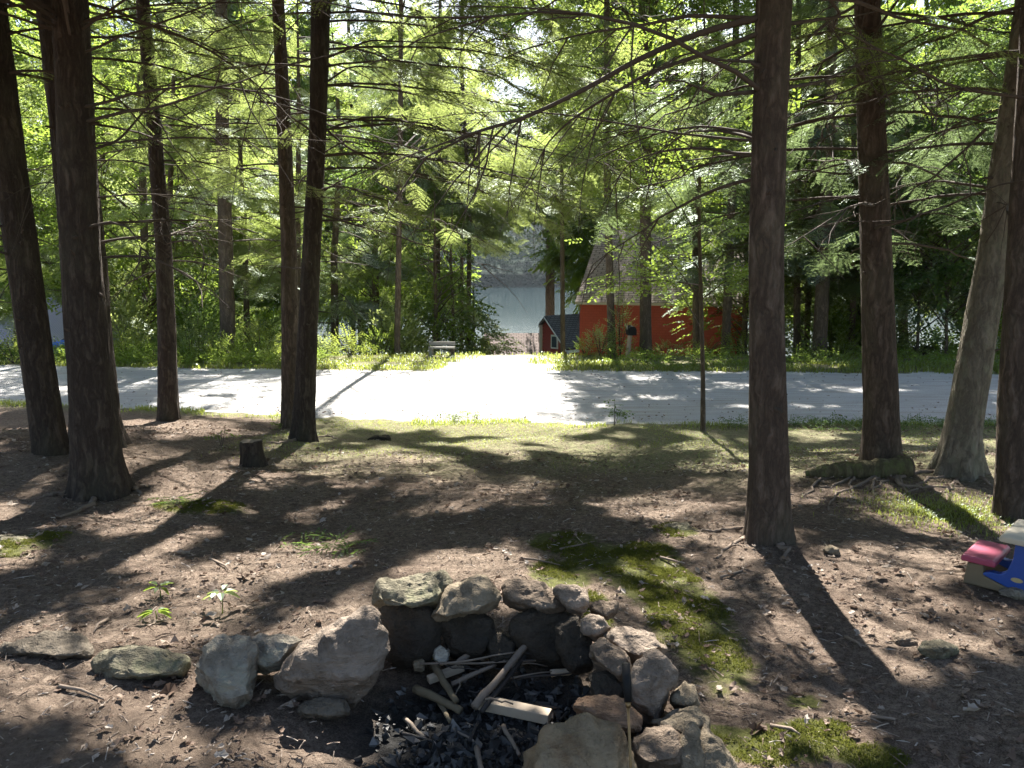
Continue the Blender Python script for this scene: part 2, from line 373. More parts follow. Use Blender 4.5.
def leaf_spray(L, nleaf, ll, lw, seed, folds=False):
    r = np.random.default_rng(seed); V = []; T = []
    for i in range(nleaf):
        t = (i+.7)/nleaf; sd = -1 if i % 2 else 1
        an = sd*R(r.uniform(25, 75)) if i < nleaf-1 else 0
        d = np.array([math.cos(an), math.sin(an), r.uniform(-.45, .1)]); d /= np.linalg.norm(d)
        p = np.cross(d, [0, 0, 1]); p /= np.linalg.norm(p); p = p*math.cos(.4)+np.array([0, 0, r.normal(0, .35)]); p /= np.linalg.norm(p)
        a = np.array([t*L, sd*.02, -.1*t*t*L]); l = ll*r.uniform(.7, 1.2); w = lw*r.uniform(.8, 1.15); b = len(V); up = np.cross(p, d)
        if folds:
            V.extend([a, a+d*l*.3+p*w*.5+up*.006, a+d*l*.62+p*w*.42, a+d*l, a+d*l*.62-p*w*.42, a+d*l*.3-p*w*.5+up*.006, a+d*l*.5-up*.006])
            T.extend([(b+q, b+(q+1) % 6, b+6) for q in range(6)])
        else:
            V.extend([a, a+d*l*.45+p*w*.5+up*.01, a+d*l, a+d*l*.45-p*w*.5+up*.01]); T.extend([(b, b+1, b+2), (b, b+2, b+3)])
    return np.array(V), np.array(T)
SPR = {'hem_near': [hem_spray(.62, 12, .022, .032, .011, s) for s in (1, 2, 3)],
       'hem_mid': [hem_spray(.75, 9, .055, .07, .028, s) for s in (4, 5, 6)],
       'hem_far': [hem_spray(1.0, 7, .15, .17, .065, s) for s in (7, 8)],
       'hem_cover': [hem_spray(1.0, 4, .3, .26, .14, s) for s in (17, 18)],
       'leaf_near': [leaf_spray(.42, 9, .10, .055, s, True) for s in (1, 2, 3)],
       'leaf_mid': [leaf_spray(.6, 14, .125, .08, s) for s in (4, 5, 6)],
       'leaf_far': [leaf_spray(1.0, 16, .23, .15, s) for s in (7, 8)],
       'shrub': [leaf_spray(.3, 10, .07, .035, s) for s in (9, 10)],
       'fern': [leaf_spray(.5, 22, .11, .022, s) for s in (11, 12)]}
def basis(D, roll):
    D = D/(np.linalg.norm(D, axis=1)[:, None]+1e-9)
    up = np.tile(np.array([0, 0, 1.]), (len(D), 1)); y = np.cross(up, D); nn = np.linalg.norm(y, axis=1)
    y[nn < 1e-3] = [0, 1, 0]; y /= np.linalg.norm(y, axis=1)[:, None]; z = np.cross(D, y)
    c = np.cos(roll)[:, None]; s = np.sin(roll)[:, None]
    return np.stack([D, y*c+z*s, z*c-y*s], 2)
def scatter(kind, P, D, S, roll=.3):
    P = np.asarray(P, float); D = np.asarray(D, float); S = np.asarray(S, float)
    VV = []; TT = []; b = 0; tpl = SPR[kind]; which = rng.integers(0, len(tpl), len(P))
    for k, (tv, tf) in enumerate(tpl):
        i = np.where(which == k)[0]
        if not len(i): continue
        Bm = basis(D[i], rng.normal(0, roll, len(i)))
        V = np.einsum('kij,nj->kni', Bm, tv)*S[i][:, None, None]+P[i][:, None, :]
        T = tf[None]+(np.arange(len(i))*len(tv))[:, None, None]
        VV.append(V.reshape(-1, 3)); TT.append(T.reshape(-1, 3)+b); b += len(i)*len(tv)
    return np.concatenate(VV), np.concatenate(TT)
class Crown:
    """all twigs and leaves of one tree crown"""
    def __init__(s): s.P = []; s.D = []; s.S = []; s.W = []
    def wood(s, pts, rad, n=4): s.W.append(tube_np(pts, rad, n))
    def spray(s, p, d, sc=1.0): s.P.append(p); s.D.append(d); s.S.append(sc)
    def build(s, kind, parent, leafm, woodm, cull=True, roll=.3, extra=None, name='crown', keep=None):
        P = np.array(s.P); D = np.array(s.D); S = np.array(s.S)
        if cull and len(P):
            c = P+D*.3*S[:, None]
            k = ~lit_reject(c, .16, cull != 'spots')
            if cull == 'spots': k &= ~(lit_reject(c, .05, True, .06) & (rng.random(len(c)) < .65))
            P, D, S = P[k], D[k], S[k]
        if keep is not None and len(P):
            k = keep(P); P, D, S = P[k], D[k], S[k]
        V, T = scatter(kind, P, D, S, roll); VV = [V]; TT = [T]; MI = [np.zeros(len(T), int)]; b = len(V)
        for (k2, P2, D2, S2) in (extra or []):
            V, T = scatter(k2, P2, D2, S2, roll); VV.append(V); TT.append(T+b); MI.append(np.zeros(len(T), int)); b += len(V)
        for wv, wq in s.W:
            t = q2t(wq); VV.append(wv); TT.append(t+b); MI.append(np.ones(len(t), int)); b += len(wv)
        V = np.concatenate(VV)-np.array(parent.location)
        return np_mesh(name, V, np.concatenate(TT), [leafm, woodm], parent, np.concatenate(MI))

def gap_keep(P):
    """keeps the view down to the lake and a few openings to the sky free of twigs"""
    x, y, z = P[:, 0], P[:, 1], P[:, 2]-EYE
    az = np.degrees(np.arctan2(x, y)); el = np.degrees(np.arctan2(z, np.hypot(x, y)))
    r = rng.random(len(P)); out = np.ones(len(P), bool)
    for (a, e, ra, re, pr) in [(.1, -1.6, 3.0, 3.3, .97), (-2.6, 0.0, 1.4, 1.8, .9), (1.8, 1.6, 1.6, 1.8, .75), (-3.9, 14.0, 1.5, 1.3, .8), (8.0, 16.0, 1.4, .7, .6), (-19.5, 17.0, 1.5, 1.2, .7), (27.5, 11.0, 2.2, 1.5, .85), (7.7, .1, 4.6, 2.3, .0)]:
        out &= ~((((az-a)/ra)**2+((el-e)/re)**2 < 1) & (r < pr))
    return out

def trunk_mesh(pts, rad, parent, mat, n=22, flare=.55, fh=.28, seed=0, name='trunk', rough=.05, lobes=4):
    pts = np.asarray(pts, float); z0 = pts[0][2]
    # resample
    seg = np.r_[0, np.cumsum(np.linalg.norm(np.diff(pts, axis=0), axis=1))]; total = seg[-1]
    s = np.r_[np.linspace(0, .8, 14)[:-1], np.linspace(.8, total, max(8, int(total*(9 if n > 30 else 5))))]
    P = np.stack([np.interp(s, seg, pts[:, i]) for i in range(3)], 1); Rr = np.interp(s, seg, rad)
    V, Q = tube_np(P, Rr, n); V = V.reshape(len(s), n, 3); C = P[:, None, :]
    th = np.arange(n)*2*math.pi/n; rr = np.random.default_rng(seed)
    f = np.ones((len(s), n))
    ph = rr.uniform(0, 6.28, 3)
    lob = .55+.45*np.cos(lobes*th+ph[0])*.6+.25*np.cos(7*th+ph[1])
    f += flare*np.exp(-s/fh)[:, None]*lob[None]
    f += rough*(np.cos(3*th[None]+s[:, None]*.9+ph[2])*.5)
    nz = fbm(np.tile(th*3.5, (len(s), 1))+seed, np.tile(s[:, None]*2.2, (1, n)), seed, 3)-.5
    nz = nz*1.0+.55*(fbm(np.tile(th*7, (len(s), 1))+seed*3, np.tile(s[:, None]*5.5, (1, n)), seed+5, 2)-.5); nz[:, -1] = nz[:, 0]; f += rough*2.4*nz
    V = C+(V-C)*f[..., None]
    V = V.reshape(-1, 3)-np.array(parent.location)
    t = np.concatenate([q2t(Q)])
    return np_mesh(name, V, t, mat, parent, smooth=True)

def bare_branch(p0, d0, L, r0, rr, droop=.18, twigs=6, wob=.12):
    mb = []; n = 9; p = np.array(p0, float); d = np.array(d0, float); d /= np.linalg.norm(d); pts = [p.copy()]
    for i in range(n):
        d = d+rr.normal(0, wob, 3)*np.array([1, 1, .6])+np.array([0, 0, -droop/n]); d /= np.linalg.norm(d)
        p = p+d*L/n; pts.append(p.copy())
    mb.append((pts, np.linspace(r0, r0*.2, n+1)))
    for k in range(twigs):
        i = rr.integers(2, n+1); a = pts[i]; dd = np.array(pts[i])-np.array(pts[i-1]); dd /= np.linalg.norm(dd)
        e = dd+rr.normal(0, .55, 3)+np.array([0, 0, -.35]); e /= np.linalg.norm(e); l = L*rr.uniform(.15, .4); q = [a.copy()]; a = a.copy()
        for j in range(4):
            e = e+rr.normal(0, .12, 3)+np.array([0, 0, -.06]); e /= np.linalg.norm(e); a = a+e*l/4; q.append(a.copy())
        mb.append((q, np.linspace(r0*.38, r0*.12, 5)))
    return mb
def branch_obj(tubes, parent, mat, name='branch', n=5):
    VV = []; TT = []; b = 0
    for pts, rad in tubes:
        v, q = tube_np(pts, rad, n); VV.append(v); TT.append(q2t(q)+b); b += len(v)
    return np_mesh(name, np.concatenate(VV)-np.array(parent.location), np.concatenate(TT), mat, parent, smooth=True)

# ------------------------------------------------------------------ setting: terrain, road, water, hills
print('terrain')
def axis(*segs):
    out = []
    for a, b, n in segs: out.append(np.linspace(a, b, n, endpoint=False))
    return np.concatenate(out+[[segs[-1][1]]])
xs = axis((-700,-60,16),(-60,-12,40),(-12,-5,70),(-5,5,300),(5,12,70),(12,60,40),(60,700,16))
ys = axis((-60,-2,16),(-2,1.6,24),(1.6,6.5,170),(6.5,11.8,110),(11.8,24,80),(24,60,50),(60,110,12))
X, Y = np.meshgrid(xs, ys); Z = H(X, Y)
pit = np.exp(-(((X+.12)/.62)**2+((Y-2.62)/.5)**2)**1.5); Z = Z-.10*pit
inr = (Y > road_near(X)+.1) & (Y < road_far(X)-.1); Z = np.where(inr, Z-.03, Z)
nx, ny = len(xs), len(ys)
idx = np.arange(nx*ny).reshape(ny, nx)
Q = np.stack([idx[:-1, :-1], idx[:-1, 1:], idx[1:, 1:], idx[1:, :-1]], -1).reshape(-1, 4)
go = np_mesh('ground', np.stack([X, Y, Z], -1), Q, M['ground'], smooth=True); tag(go, kind='structure')
def blob(u, v, ru, rv):
    p = ground(u, v); a = ground(u, v-rv); b = ground(u, v+rv); k = depth(p)
    return (p[0], p[1], ru*k/F, max(.05, abs(a[1]-b[1])/2))
MOSS = [blob(*b) for b in [(690,620,46,60),(655,585,50,26),(620,560,60,18),(562,540,34,11),(780,748,75,22),(720,738,40,14),(675,530,22,8),(870,760,40,14),(595,610,18,20),(800,705,20,8),(820,730,30,10),(640,555,40,16),(200,505,45,8),(945,512,40,10),(560,575,30,16),(30,540,30,14)]]
mossA = np.zeros_like(X)
for (cx, cy, rx, ry) in MOSS: mossA = np.maximum(mossA, np.exp(-(((X-cx)/rx)**2+((Y-cy)/ry)**2)**2*.8))
grassA = sst(6.2, 8.5, Y+.35*X-.8*(fbm(X, Y, 20, 3)-.5)*3)*(X > -3.2)*.85*(Y < 11.8)
grassA = np.maximum(grassA, sst(road_far(X)-.3, road_far(X)+.6, Y))
grassA = np.maximum(grassA, sst(-.8, -.2, Y-road_near(X))*(Y < 13.5))
grassA = np.maximum(grassA, .6*sst(4.5, 6.5, X)*sst(5, 6.5, Y)); grassA = np.maximum(grassA, sst(3.5, 5.5, X+0*Y)*sst(8, 9, Y))
ashA = np.exp(-(((X+.08)/.62)**2+((Y-2.55)/.48)**2)**1.2)
dirtA = np.exp(-(((X+1.6)/1.4)**2+((Y-2.1)/.55)**2))
gravA = sst(-.25, .35, 1.55-.10*(Y-17)+.9*(fbm(X*1.5, Y*1.5, 41, 3)-.5)-np.abs(X+.45-.05*(Y-16.4)))*sst(15.5, 16.5, Y)*(1-sst(18.6, 21.5, Y))
gravA = np.maximum(gravA, sst(road_near(X)-.35, road_near(X)+.1, Y+.5*(fbm(X*3, Y*3, 42, 3)-.5))*(1-sst(road_far(X)+.0, road_far(X)+.5, Y+.7*(fbm(X*3, Y*3, 43, 3)-.5))))
for nm, A in (('gravel', gravA), ('moss', mossA), ('grass', grassA), ('ash', ashA), ('dirt', dirtA)):
    at_ = go.data.attributes.new(nm, 'FLOAT', 'POINT'); at_.data.foreach_set('value', A.astype(np.float32).ravel())
# road sheet
rx = np.linspace(-60, 60, 400); rt = np.linspace(0, 1, 30)
wob = (fbm(rx*.9, rx*0, 31, 4)-.5)*.5; wob2 = (fbm(rx*.9, rx*0+9, 37, 4)-.5)*.6
yn = road_near(rx)+wob; yf = road_far(rx)+wob2
RX = np.tile(rx, (30, 1)); RY = yn[None]+(yf-yn)[None]*rt[:, None]
RZ = np.maximum(H(RX, RY, False)+.012, -.715+.0*RX)-.03*0+.02*np.sin(rt*math.pi)[:, None]*1.2
RZ = RZ-.09*np.clip(1-np.minimum(rt, 1-rt)/.06, 0, 1)[:, None]
i2 = np.arange(400*30).reshape(30, 400); Q = np.stack([i2[:-1, :-1], i2[:-1, 1:], i2[1:, 1:], i2[1:, :-1]], -1).reshape(-1, 4)
tag(np_mesh('road', np.stack([RX, RY, RZ], -1), Q, M['gravel'], smooth=True), kind='structure')
# lake
m, nt, out = nmat('lake_water'); n = N(nt); v = n.coords((.5, 1.6, 1))
b = n.finish(out, (.006, .022, .028), .10, n.bump(n.math('ADD', n.noise(1.2, 4, v), n.noise(.25, 2, v)), .035, .35), .5); M['water'] = m
b.inputs['IOR'].default_value = 1.33
tag(np_mesh('lake_water', [(-900, 46, -6), (900, 46, -6), (900, 420, -6), (-900, 420, -6)], [(0, 1, 2, 3)], M['water']), kind='structure')
# far shore hill, wooded: lumpy canopy
hx = np.linspace(-900, 900, 260); hy = np.linspace(300, 760, 110); HX, HY = np.meshgrid(hx, hy)
HZ = -6.5+52*sst(298, 640, HY)*(.65+.5*fbm(HX*.004, HY*.004, 51, 3))+5*sst(300, 306, HY)
HZ = HZ+sst(300, 312, HY)*(9*fbm(HX*.12, HY*.12, 52, 3))
i4 = np.arange(260*110).reshape(110, 260); Q = np.stack([i4[:-1, :-1], i4[:-1, 1:], i4[1:, 1:], i4[1:, :-1]], -1).reshape(-1, 4)
m, nt, out = nmat('wooded_hill'); n = N(nt); g = n('NewGeometry').outputs['Position']
c = n.ramp(n.noise(.22, 5, g, .7), [(.3, (.008, .016, .012)), (.55, (.014, .028, .02)), (.75, (.022, .04, .026))])
n.finish(out, c, 1, n.bump(n.noise(.5, 5, g), 1, 3), .1)
tag(np_mesh('hill', np.stack([HX, HY, HZ], -1), Q, m), kind='structure')
m2 = leaf_mat('far_tree_leaves', (.010, .022, .018), (.018, .034, .024), (.02, .035, .02), .2, 0)
# far-shore wood as one mass of leafy clumps
k = 9000; fx = rng.uniform(-130, 130, k); fy = 300+rng.random(k)**1.3*180
fz = -6.5+52*sst(298, 640, fy)*(.65+.5*fbm(fx*.004, fy*.004, 51, 3))+5+rng.random(k)*9
D = np.stack([rng.normal(0, 1, k), rng.normal(0, 1, k), rng.normal(-.2, .5, k)], 1)
V, T = scatter('leaf_far', np.stack([fx, fy, fz], 1), D, np.full(k, 4.2), 1.0)
tag(np_mesh('far_woods', V, T, m2), 'dark wooded hillside on the far shore of the lake', None, None, 'stuff')

# ------------------------------------------------------------------ near trees
print('near trees')
def stem_path(ctrl, y, top_z):
    """world points of a trunk from its outline: ctrl = (u, v) from base up, all at distance y; continued straight to top_z"""
    P = [at(u, v, y) for u, v in ctrl]; d = P[-1]-P[-2]; d /= np.linalg.norm(d); d = d*.5+np.array([0, 0, .5]); d /= np.linalg.norm(d)
    if P[-1][2] < top_z: P.append(P[-1]+d*(top_z-P[-1][2])/d[2])
    return np.array(P)
NEAR = [  # base (u,v), further outline points, widths px at those points, top z, bark, label
 dict(c=[(52,453),(33,330),(14,200),(-10,0)], w=[30,29,28,25], top=14, bark='bark_dark', flare=.3, label='dark leaning trunk at the left edge of the photo', cr=2.8),
 dict(c=[(98,444),(90,340),(85,256),(72,128),(57,0)], w=[46,40,38,36,36], top=15, bark='bark_dark', flare=.5, label='wide dark conifer standing close behind the thickest left trunk', cr=3.0),
 dict(c=[(101,494),(91,380),(81,256),(76,128),(70,0)], w=[46,39,35,32,30], top=15, bark='bark_dark', flare=.75, label='thick dark conifer with flared base left of the stump', cr=3.2),
 dict(c=[(168,420),(167,340),(164,256),(154,128),(143,0)], w=[20,17,15,13,11], top=13, bark='bark_dark', flare=.35, label='slim bowed conifer alone between the thick left trunks and the twin trunks', cr=2.6),
 dict(c=[(290,427),(290,340),(289,256),(284,128),(278,0)], w=[17,16,15,13,11], top=14, bark='bark_red', flare=.25, label='thinner straight brown trunk, left one of the twin pair by the road', cr=2.6),
 dict(c=[(302,440),(307,340),(311,256),(318,128),(321,0)], w=[22,19,17,16,17], top=14, bark='bark_dark', flare=.6, label='darker right-leaning trunk of the twin pair with wide boughs', cr=3.2),
 dict(c=[(768,540),(769,470),(768,380),(766,256),(770,128),(774,0)], w=[40,37,34,31,30,31], top=15, bark='bark_red', flare=.6, label='straight dark conifer standing alone behind the mossy slope, casting a long shadow', cr=3.4),
 dict(c=[(882,464),(881,400),(876,256),(871,128),(867,0)], w=[36,32,28,25,22], top=15, bark='bark_red', flare=.3, label='reddish brown conifer rising behind the mossy fallen log', cr=3.2),
 dict(c=[(958,472),(963,430),(978,340),(993,256),(1008,150),(1022,60),(1030,0)], w=[40,33,30,28,26,25,24], top=13, bark='bark_pale', flare=.7, label='pale grey leaning tree with knots and flared roots on the right', cr=3.2),
 dict(c=[(1012,516),(1016,400),(1024,256),(1032,120),(1038,0)], w=[32,31,29,27,25], top=15, bark='bark_red', flare=.2, label='brown trunk at the right edge just behind the play table', cr=3.0),
]
for i, t in enumerate(NEAR):
    g = ground(*t['c'][0]); t['y'] = g[1]; P = stem_path(t['c'], g[1], t['top']); P[0][2] = g[2]-.06
    k = depth(g); w = [q*k/F/2*1.0 for q in t['w']]; w += [w[-1]*.25]*(len(P)-len(w))
    t['P'] = P; t['r'] = w; t['g'] = g
    t['obj'] = empty('conifer_tree', g, t['label'], 'tree', 'tree trunks near the fire pit')
    trunk_mesh(P, w, t['obj'], M[t['bark']], 44, t['flare'], .2, 60+i, lobes=[3, 4, 5][i % 3])
    t['crown'] = Crown(); t['sh'] = []
def axis_at(t, z):
    P = t['P']; return np.array([np.interp(z, P[:, 2], P[:, 0]), np.interp(z, P[:, 2], P[:, 1]), z])
def rad_at(t, z): return float(np.interp(z, t['P'][:, 2], t['r']))

FT = [
 (229,20.2,222,'conifer_tree','thick grey trunk across the road, left of the twin trunks',15,'hem','hem_sun',14,dict(z0=3.0,z1=14,Rr=3.6,dens=1.2,seed=1)),
 (247,23,246,'conifer_tree','thin brown trunk just behind the thick grey one across the road',6,'hem','hem_sun',13,dict(z0=2.8,z1=13,Rr=3.0,seed=2)),
 (148,24,143,'conifer_tree','dark trunk across the road beside the grey shed gable',8,'leaf','leaf',14,dict(z0=2.2,z1=13,Rr=3.4,dens=1.2,seed=3)),
 (185,27,185,'maple_tree','leafy maple over the verge right of the slim bowed trunk',8,'leaf','leaf_pale',15,dict(z0=1.2,z1=14,Rr=3.4,dens=1.2,seed=4)),
 (20,22,10,'conifer_tree','bright hemlock across the road behind the leaning left edge trunk',9,'hem','hem_sun',13,dict(z0=1.6,z1=13,Rr=3.4,dens=1.1,seed=5)),
 (75,30,70,'maple_tree','tall maple rising behind the grey metal shed roof',9,'leaf','leaf',17,dict(z0=3.6,z1=16,Rr=4.0,dens=1.3,seed=6)),
 (335,24,335,'conifer_tree','dark green hemlock behind the rounded bushes across the road',8,'hem','hem_dark',12,dict(z0=.5,z1=12,Rr=3.0,dens=1.2,seed=7)),
 (397,20.8,398,'maple_tree','brown stemmed tree at the lawn edge left of the timber bench',6,'leaf','leaf_dark',11,dict(z0=4.6,z1=10,Rr=2.2,dens=.8,seed=8)),
 (436,25.5,436,'maple_sapling','leafy young tree directly behind the timber bench',4,'leaf','leaf',5.5,dict(z0=.7,z1=5,Rr=1.7,dens=1.3,seed=9)),
 (452,27,453,'maple_sapling','second leafy young tree, right of the one behind the bench',4,'leaf','leaf_dark',5.2,dict(z0=.7,z1=5,Rr=1.5,dens=1.3,seed=10)),
 (474,30,476,'maple_sapling','pale leaved small tree beside the low brown roof',3,'leaf','leaf_pale',1.2,dict(z0=.6,z1=3.2,Rr=1.3,dens=1.2,seed=11)),
 (612,20.6,603,'conifer_tree','thin leaning trunk left of the mailbox in front of the red house',8,'hem','hem',13,dict(z0=5.2,z1=13,Rr=2.8,seed=12)),
 (646,20.8,645,'conifer_tree','thick grey trunk right beside the mailbox before the red house',12,'leaf','leaf',14,dict(z0=5.2,z1=14,Rr=3.2,dens=1.1,seed=13)),
 (697,23.5,698,'conifer_tree','brown trunk before the right half of the red house',8,'hem','hem',13,dict(z0=5.2,z1=13,Rr=3.0,seed=14)),
 (725,22,738,'conifer_tree','right-leaning trunk at the right corner of the red house',9,'hem','hem_dark',13,dict(z0=2.8,z1=13,Rr=3.2,seed=15)),
 (744,25,744,'maple_tree','leafy tree hiding the right end of the red house',6,'leaf','leaf',10,dict(z0=.6,z1=9,Rr=2.0,dens=1.2,seed=16)),
 (797,22.5,799,'conifer_tree','dark trunk across the road just right of the lone conifer',7,'hem','hem',13,dict(z0=2.2,z1=13,Rr=3.2,dens=.75,seed=17)),
 (807,25,812,'conifer_tree','thin dark trunk behind the broad grey-brown one across the road',6,'hem','hem',12,dict(z0=1.8,z1=12,Rr=3.0,dens=.75,seed=18)),
 (819,21,830,'conifer_tree','broad grey-brown leaning trunk across the road, left of the reddish conifer',14,'hem','hem',14,dict(z0=2.8,z1=14,Rr=3.6,dens=.75,seed=19)),
 (851,22,856,'conifer_tree','dark trunk across the road touching the reddish conifer outline',6,'hem','hem',13,dict(z0=2.0,z1=12,Rr=3.0,dens=.75,seed=20)),
 (860,23,861,'conifer_tree','dark trunk mostly hidden behind the reddish conifer',6,'hem','hem_dark',13,dict(z0=2.2,z1=13,Rr=3.0,dens=.75,seed=21)),
 (917,21.5,924,'maple_sapling','thin bending sapling across the road beside the brush pile',3,'leaf','leaf_dark',8,dict(z0=1.6,z1=8,Rr=2.4,dens=1.2,seed=22)),
 (946,20.5,946,'maple_sapling','thin upright sapling across the road left of the pale leaning tree',3,'leaf','leaf_dark',8,dict(z0=1.5,z1=8,Rr=2.4,dens=1.2,seed=23)),
 (1005,24,1003,'maple_tree','leafy tree across the road behind the white boat',8,'leaf','leaf',13,dict(z0=2.4,z1=13,Rr=3.4,dens=1.2,seed=24)),
 (1060,22,1060,'maple_tree','tree across the road past the right edge of the photo',9,'leaf','leaf_dark',13,dict(z0=1.6,z1=13,Rr=3.4,dens=1.2,seed=25)),
 (905,28,905,'conifer_tree','hemlock farther back between the reddish and the pale trunks',9,'hem','hem',16,dict(z0=2.6,z1=16,Rr=3.6,dens=1.0,seed=26)),
 (563,25,562,'conifer_tree','slim hemlock in front of the small red cottage with hanging boughs',5,'hem','hem_sun',15,dict(z0=5.2,z1=10.5,Rr=3.2,dens=1.5,seed=27)),
 (110,26,110,'conifer_tree','low branched hemlock between the shed and the road at left',7,'hem','hem_sun',12,dict(z0=3.2,z1=12,Rr=3.0,seed=41)),
 (170,21.5,172,'conifer_tree','hemlock across the road half hidden by the slim bowed trunk',7,'hem','hem_sun',12,dict(z0=2.6,z1=12,Rr=2.8,seed=42)),
 (300,22,298,'conifer_tree','hemlock across the road behind the twin trunks',7,'hem','hem_sun',13,dict(z0=2.4,z1=13,Rr=3.0,dens=1.1,seed=43)),
 (375,30,372,'maple_tree','tall maple above the rounded bushes left of the driveway',8,'leaf','leaf',14,dict(z0=2.0,z1=13,Rr=3.2,dens=1.2,seed=44)),
 (-45,21,-50,'maple_tree','maple across the road just outside the left edge',9,'leaf','leaf',13,dict(z0=1.4,z1=13,Rr=3.6,dens=1.1,seed=45)),
 (965,25,968,'conifer_tree','hemlock across the road behind the pale leaning tree',7,'hem','hem',14,dict(z0=2.6,z1=14,Rr=3.2,seed=46)),
 (770,27,772,'maple_tree','dense leafy tree right of the red house behind the lone conifer',7,'leaf','leaf_dark',13,dict(z0=.6,z1=12,Rr=2.8,dens=1.2,seed=47)),
 (880,26,880,'maple_tree','leafy tree in the gap behind the reddish conifer',7,'leaf','leaf',13,dict(z0=3.4,z1=13,Rr=3.0,dens=1.1,seed=48)),
 (461,51.5,461,'maple_tree','tall shoreline tree left of the lake view whose crown closes the sky',4,'leaf','leaf_pale',21,dict(z0=11.0,z1=27,Rr=5.0,dens=.9,seed=61,tall=True,lod='far')),
 (553,50.5,553,'maple_tree','tall shoreline tree behind the red cottage whose crown closes the sky',4,'leaf','leaf',21,dict(z0=10.5,z1=27,Rr=5.0,dens=.9,seed=62,tall=True,lod='far')),
 (436,31,438,'conifer_tree','hemlock with feathery boughs left of the lake view, behind the timber bench trees',8,'hem','hem_sun',15,dict(z0=5.2,z1=17,Rr=4.4,dens=2.6,seed=51,tall=True)),
 (468,30,466,'conifer_tree','hemlock whose boughs hang over the lake view beside the low cabin',5,'hem','hem_sun',17,dict(z0=6.2,z1=17,Rr=4.2,dens=2.6,seed=52,tall=True)),
 (549,50,550,'conifer_tree','dark stemmed hemlock rising behind the small red cottage near the shore',8,'hem','hem_sun',13,dict(z0=9.0,z1=17,Rr=3.6,dens=1.2,seed=49,tall=True)),
]
OWN = {}
for (u, y, ut, nm, lb, w, kd, lm, zt, kw) in FT:
    if kw['seed'] in (1, 3, 5, 8, 12, 13, 15, 17, 19, 24, 25):
        b_ = at(u, 360, y); tp_ = at(ut, 100, y); top_ = 16.5; s_ = (top_+.7)/(tp_[2]+.9)
        OWN[kw['seed']] = dict(P=np.array([[b_[0], y, -.7], [b_[0]+(tp_[0]-b_[0])*s_, y, top_]]), top=top_, cr=3.0, seed=kw['seed'], far=True, sh=[])
# canopy above the frame: sprays hung on the crowns so that the floor below lies in dappled shade
def frame_top(P): 
    z = P[2]-EYE; return math.atan2(z, P[1])
TREES = NEAR+list(OWN.values()); cnt = 0; N_SHADE = 30000
for rnd in range(12):
    if cnt >= N_SHADE: break
    K = 30000; gx = rng.uniform(-8, 8, K); gy = rng.uniform(-.5, 17, K)
    z = np.where((gy < 7) & (rng.random(K) < .8), 3.8+7.5*rng.random(K)**1.4, rng.uniform(6, 17, K))
    P = np.stack([gx, gy, np.full(K, -.3)], 1)+SDIR[None]*(z/SDIR[2])[:, None]
    k = ~((gy > 11.3) & (gx > -3.6) & (gx < 1.0)) & ~((P[:, 1] > .5) & ((P[:, 2]-EYE)/np.maximum(P[:, 1], .5) < math.tan(R(22))))
    P = P[k]; z = z[k]; k = ~lit_reject(P, .25, True, .13); P = P[k]; z = z[k]
    Dm = []; AX = []
    for t in TREES:
        A = np.stack([np.interp(P[:, 2]-.3, t['P'][:, 2], t['P'][:, i]) for i in (0, 1)], 1); d = np.hypot(P[:, 0]-A[:, 0], P[:, 1]-A[:, 1])
        lim = 4.6*(1-.3*np.clip((P[:, 2]-10)/7, 0, 1)) if 'far' in t else t['cr']*1.55*(1-.45*np.clip((z-6)/9, 0, 1))
        Dm.append(np.where((d < lim) & (P[:, 2] < t['top']), d*rng.uniform(.8, 1.25, len(d)), 1e9)); AX.append(A)
    Dm = np.array(Dm); w = Dm.argmin(0); ok = Dm.min(0) < 1e8
    for i in np.where(ok)[0]:
        if cnt >= N_SHADE: break
        t = TREES[w[i]]; p = P[i]; a = np.array([*AX[w[i]][i], p[2]-.3]); cnt += 1
        h = p-a; h[2] = 0; d = h/(np.linalg.norm(h)+1e-6)+rng.normal(0, .35, 3)*np.array([1, 1, .3])+np.array([0, 0, -.25]); d /= np.linalg.norm(d)
        sz = rng.uniform(.26, .40) if 'far' not in t else rng.uniform(.32, .48); st = p-d*.58*sz
        if 'far' in t: t['sh'].append((st, d, sz, a)); continue
        t['sh'].append((st, d, sz))
        if rng.random() < .03: t['crown'].wood([a, (a+st)/2+np.array([0, 0, .18]), st, p], [.012, .008, .005, .002], 3)
print('shade sprays', cnt)

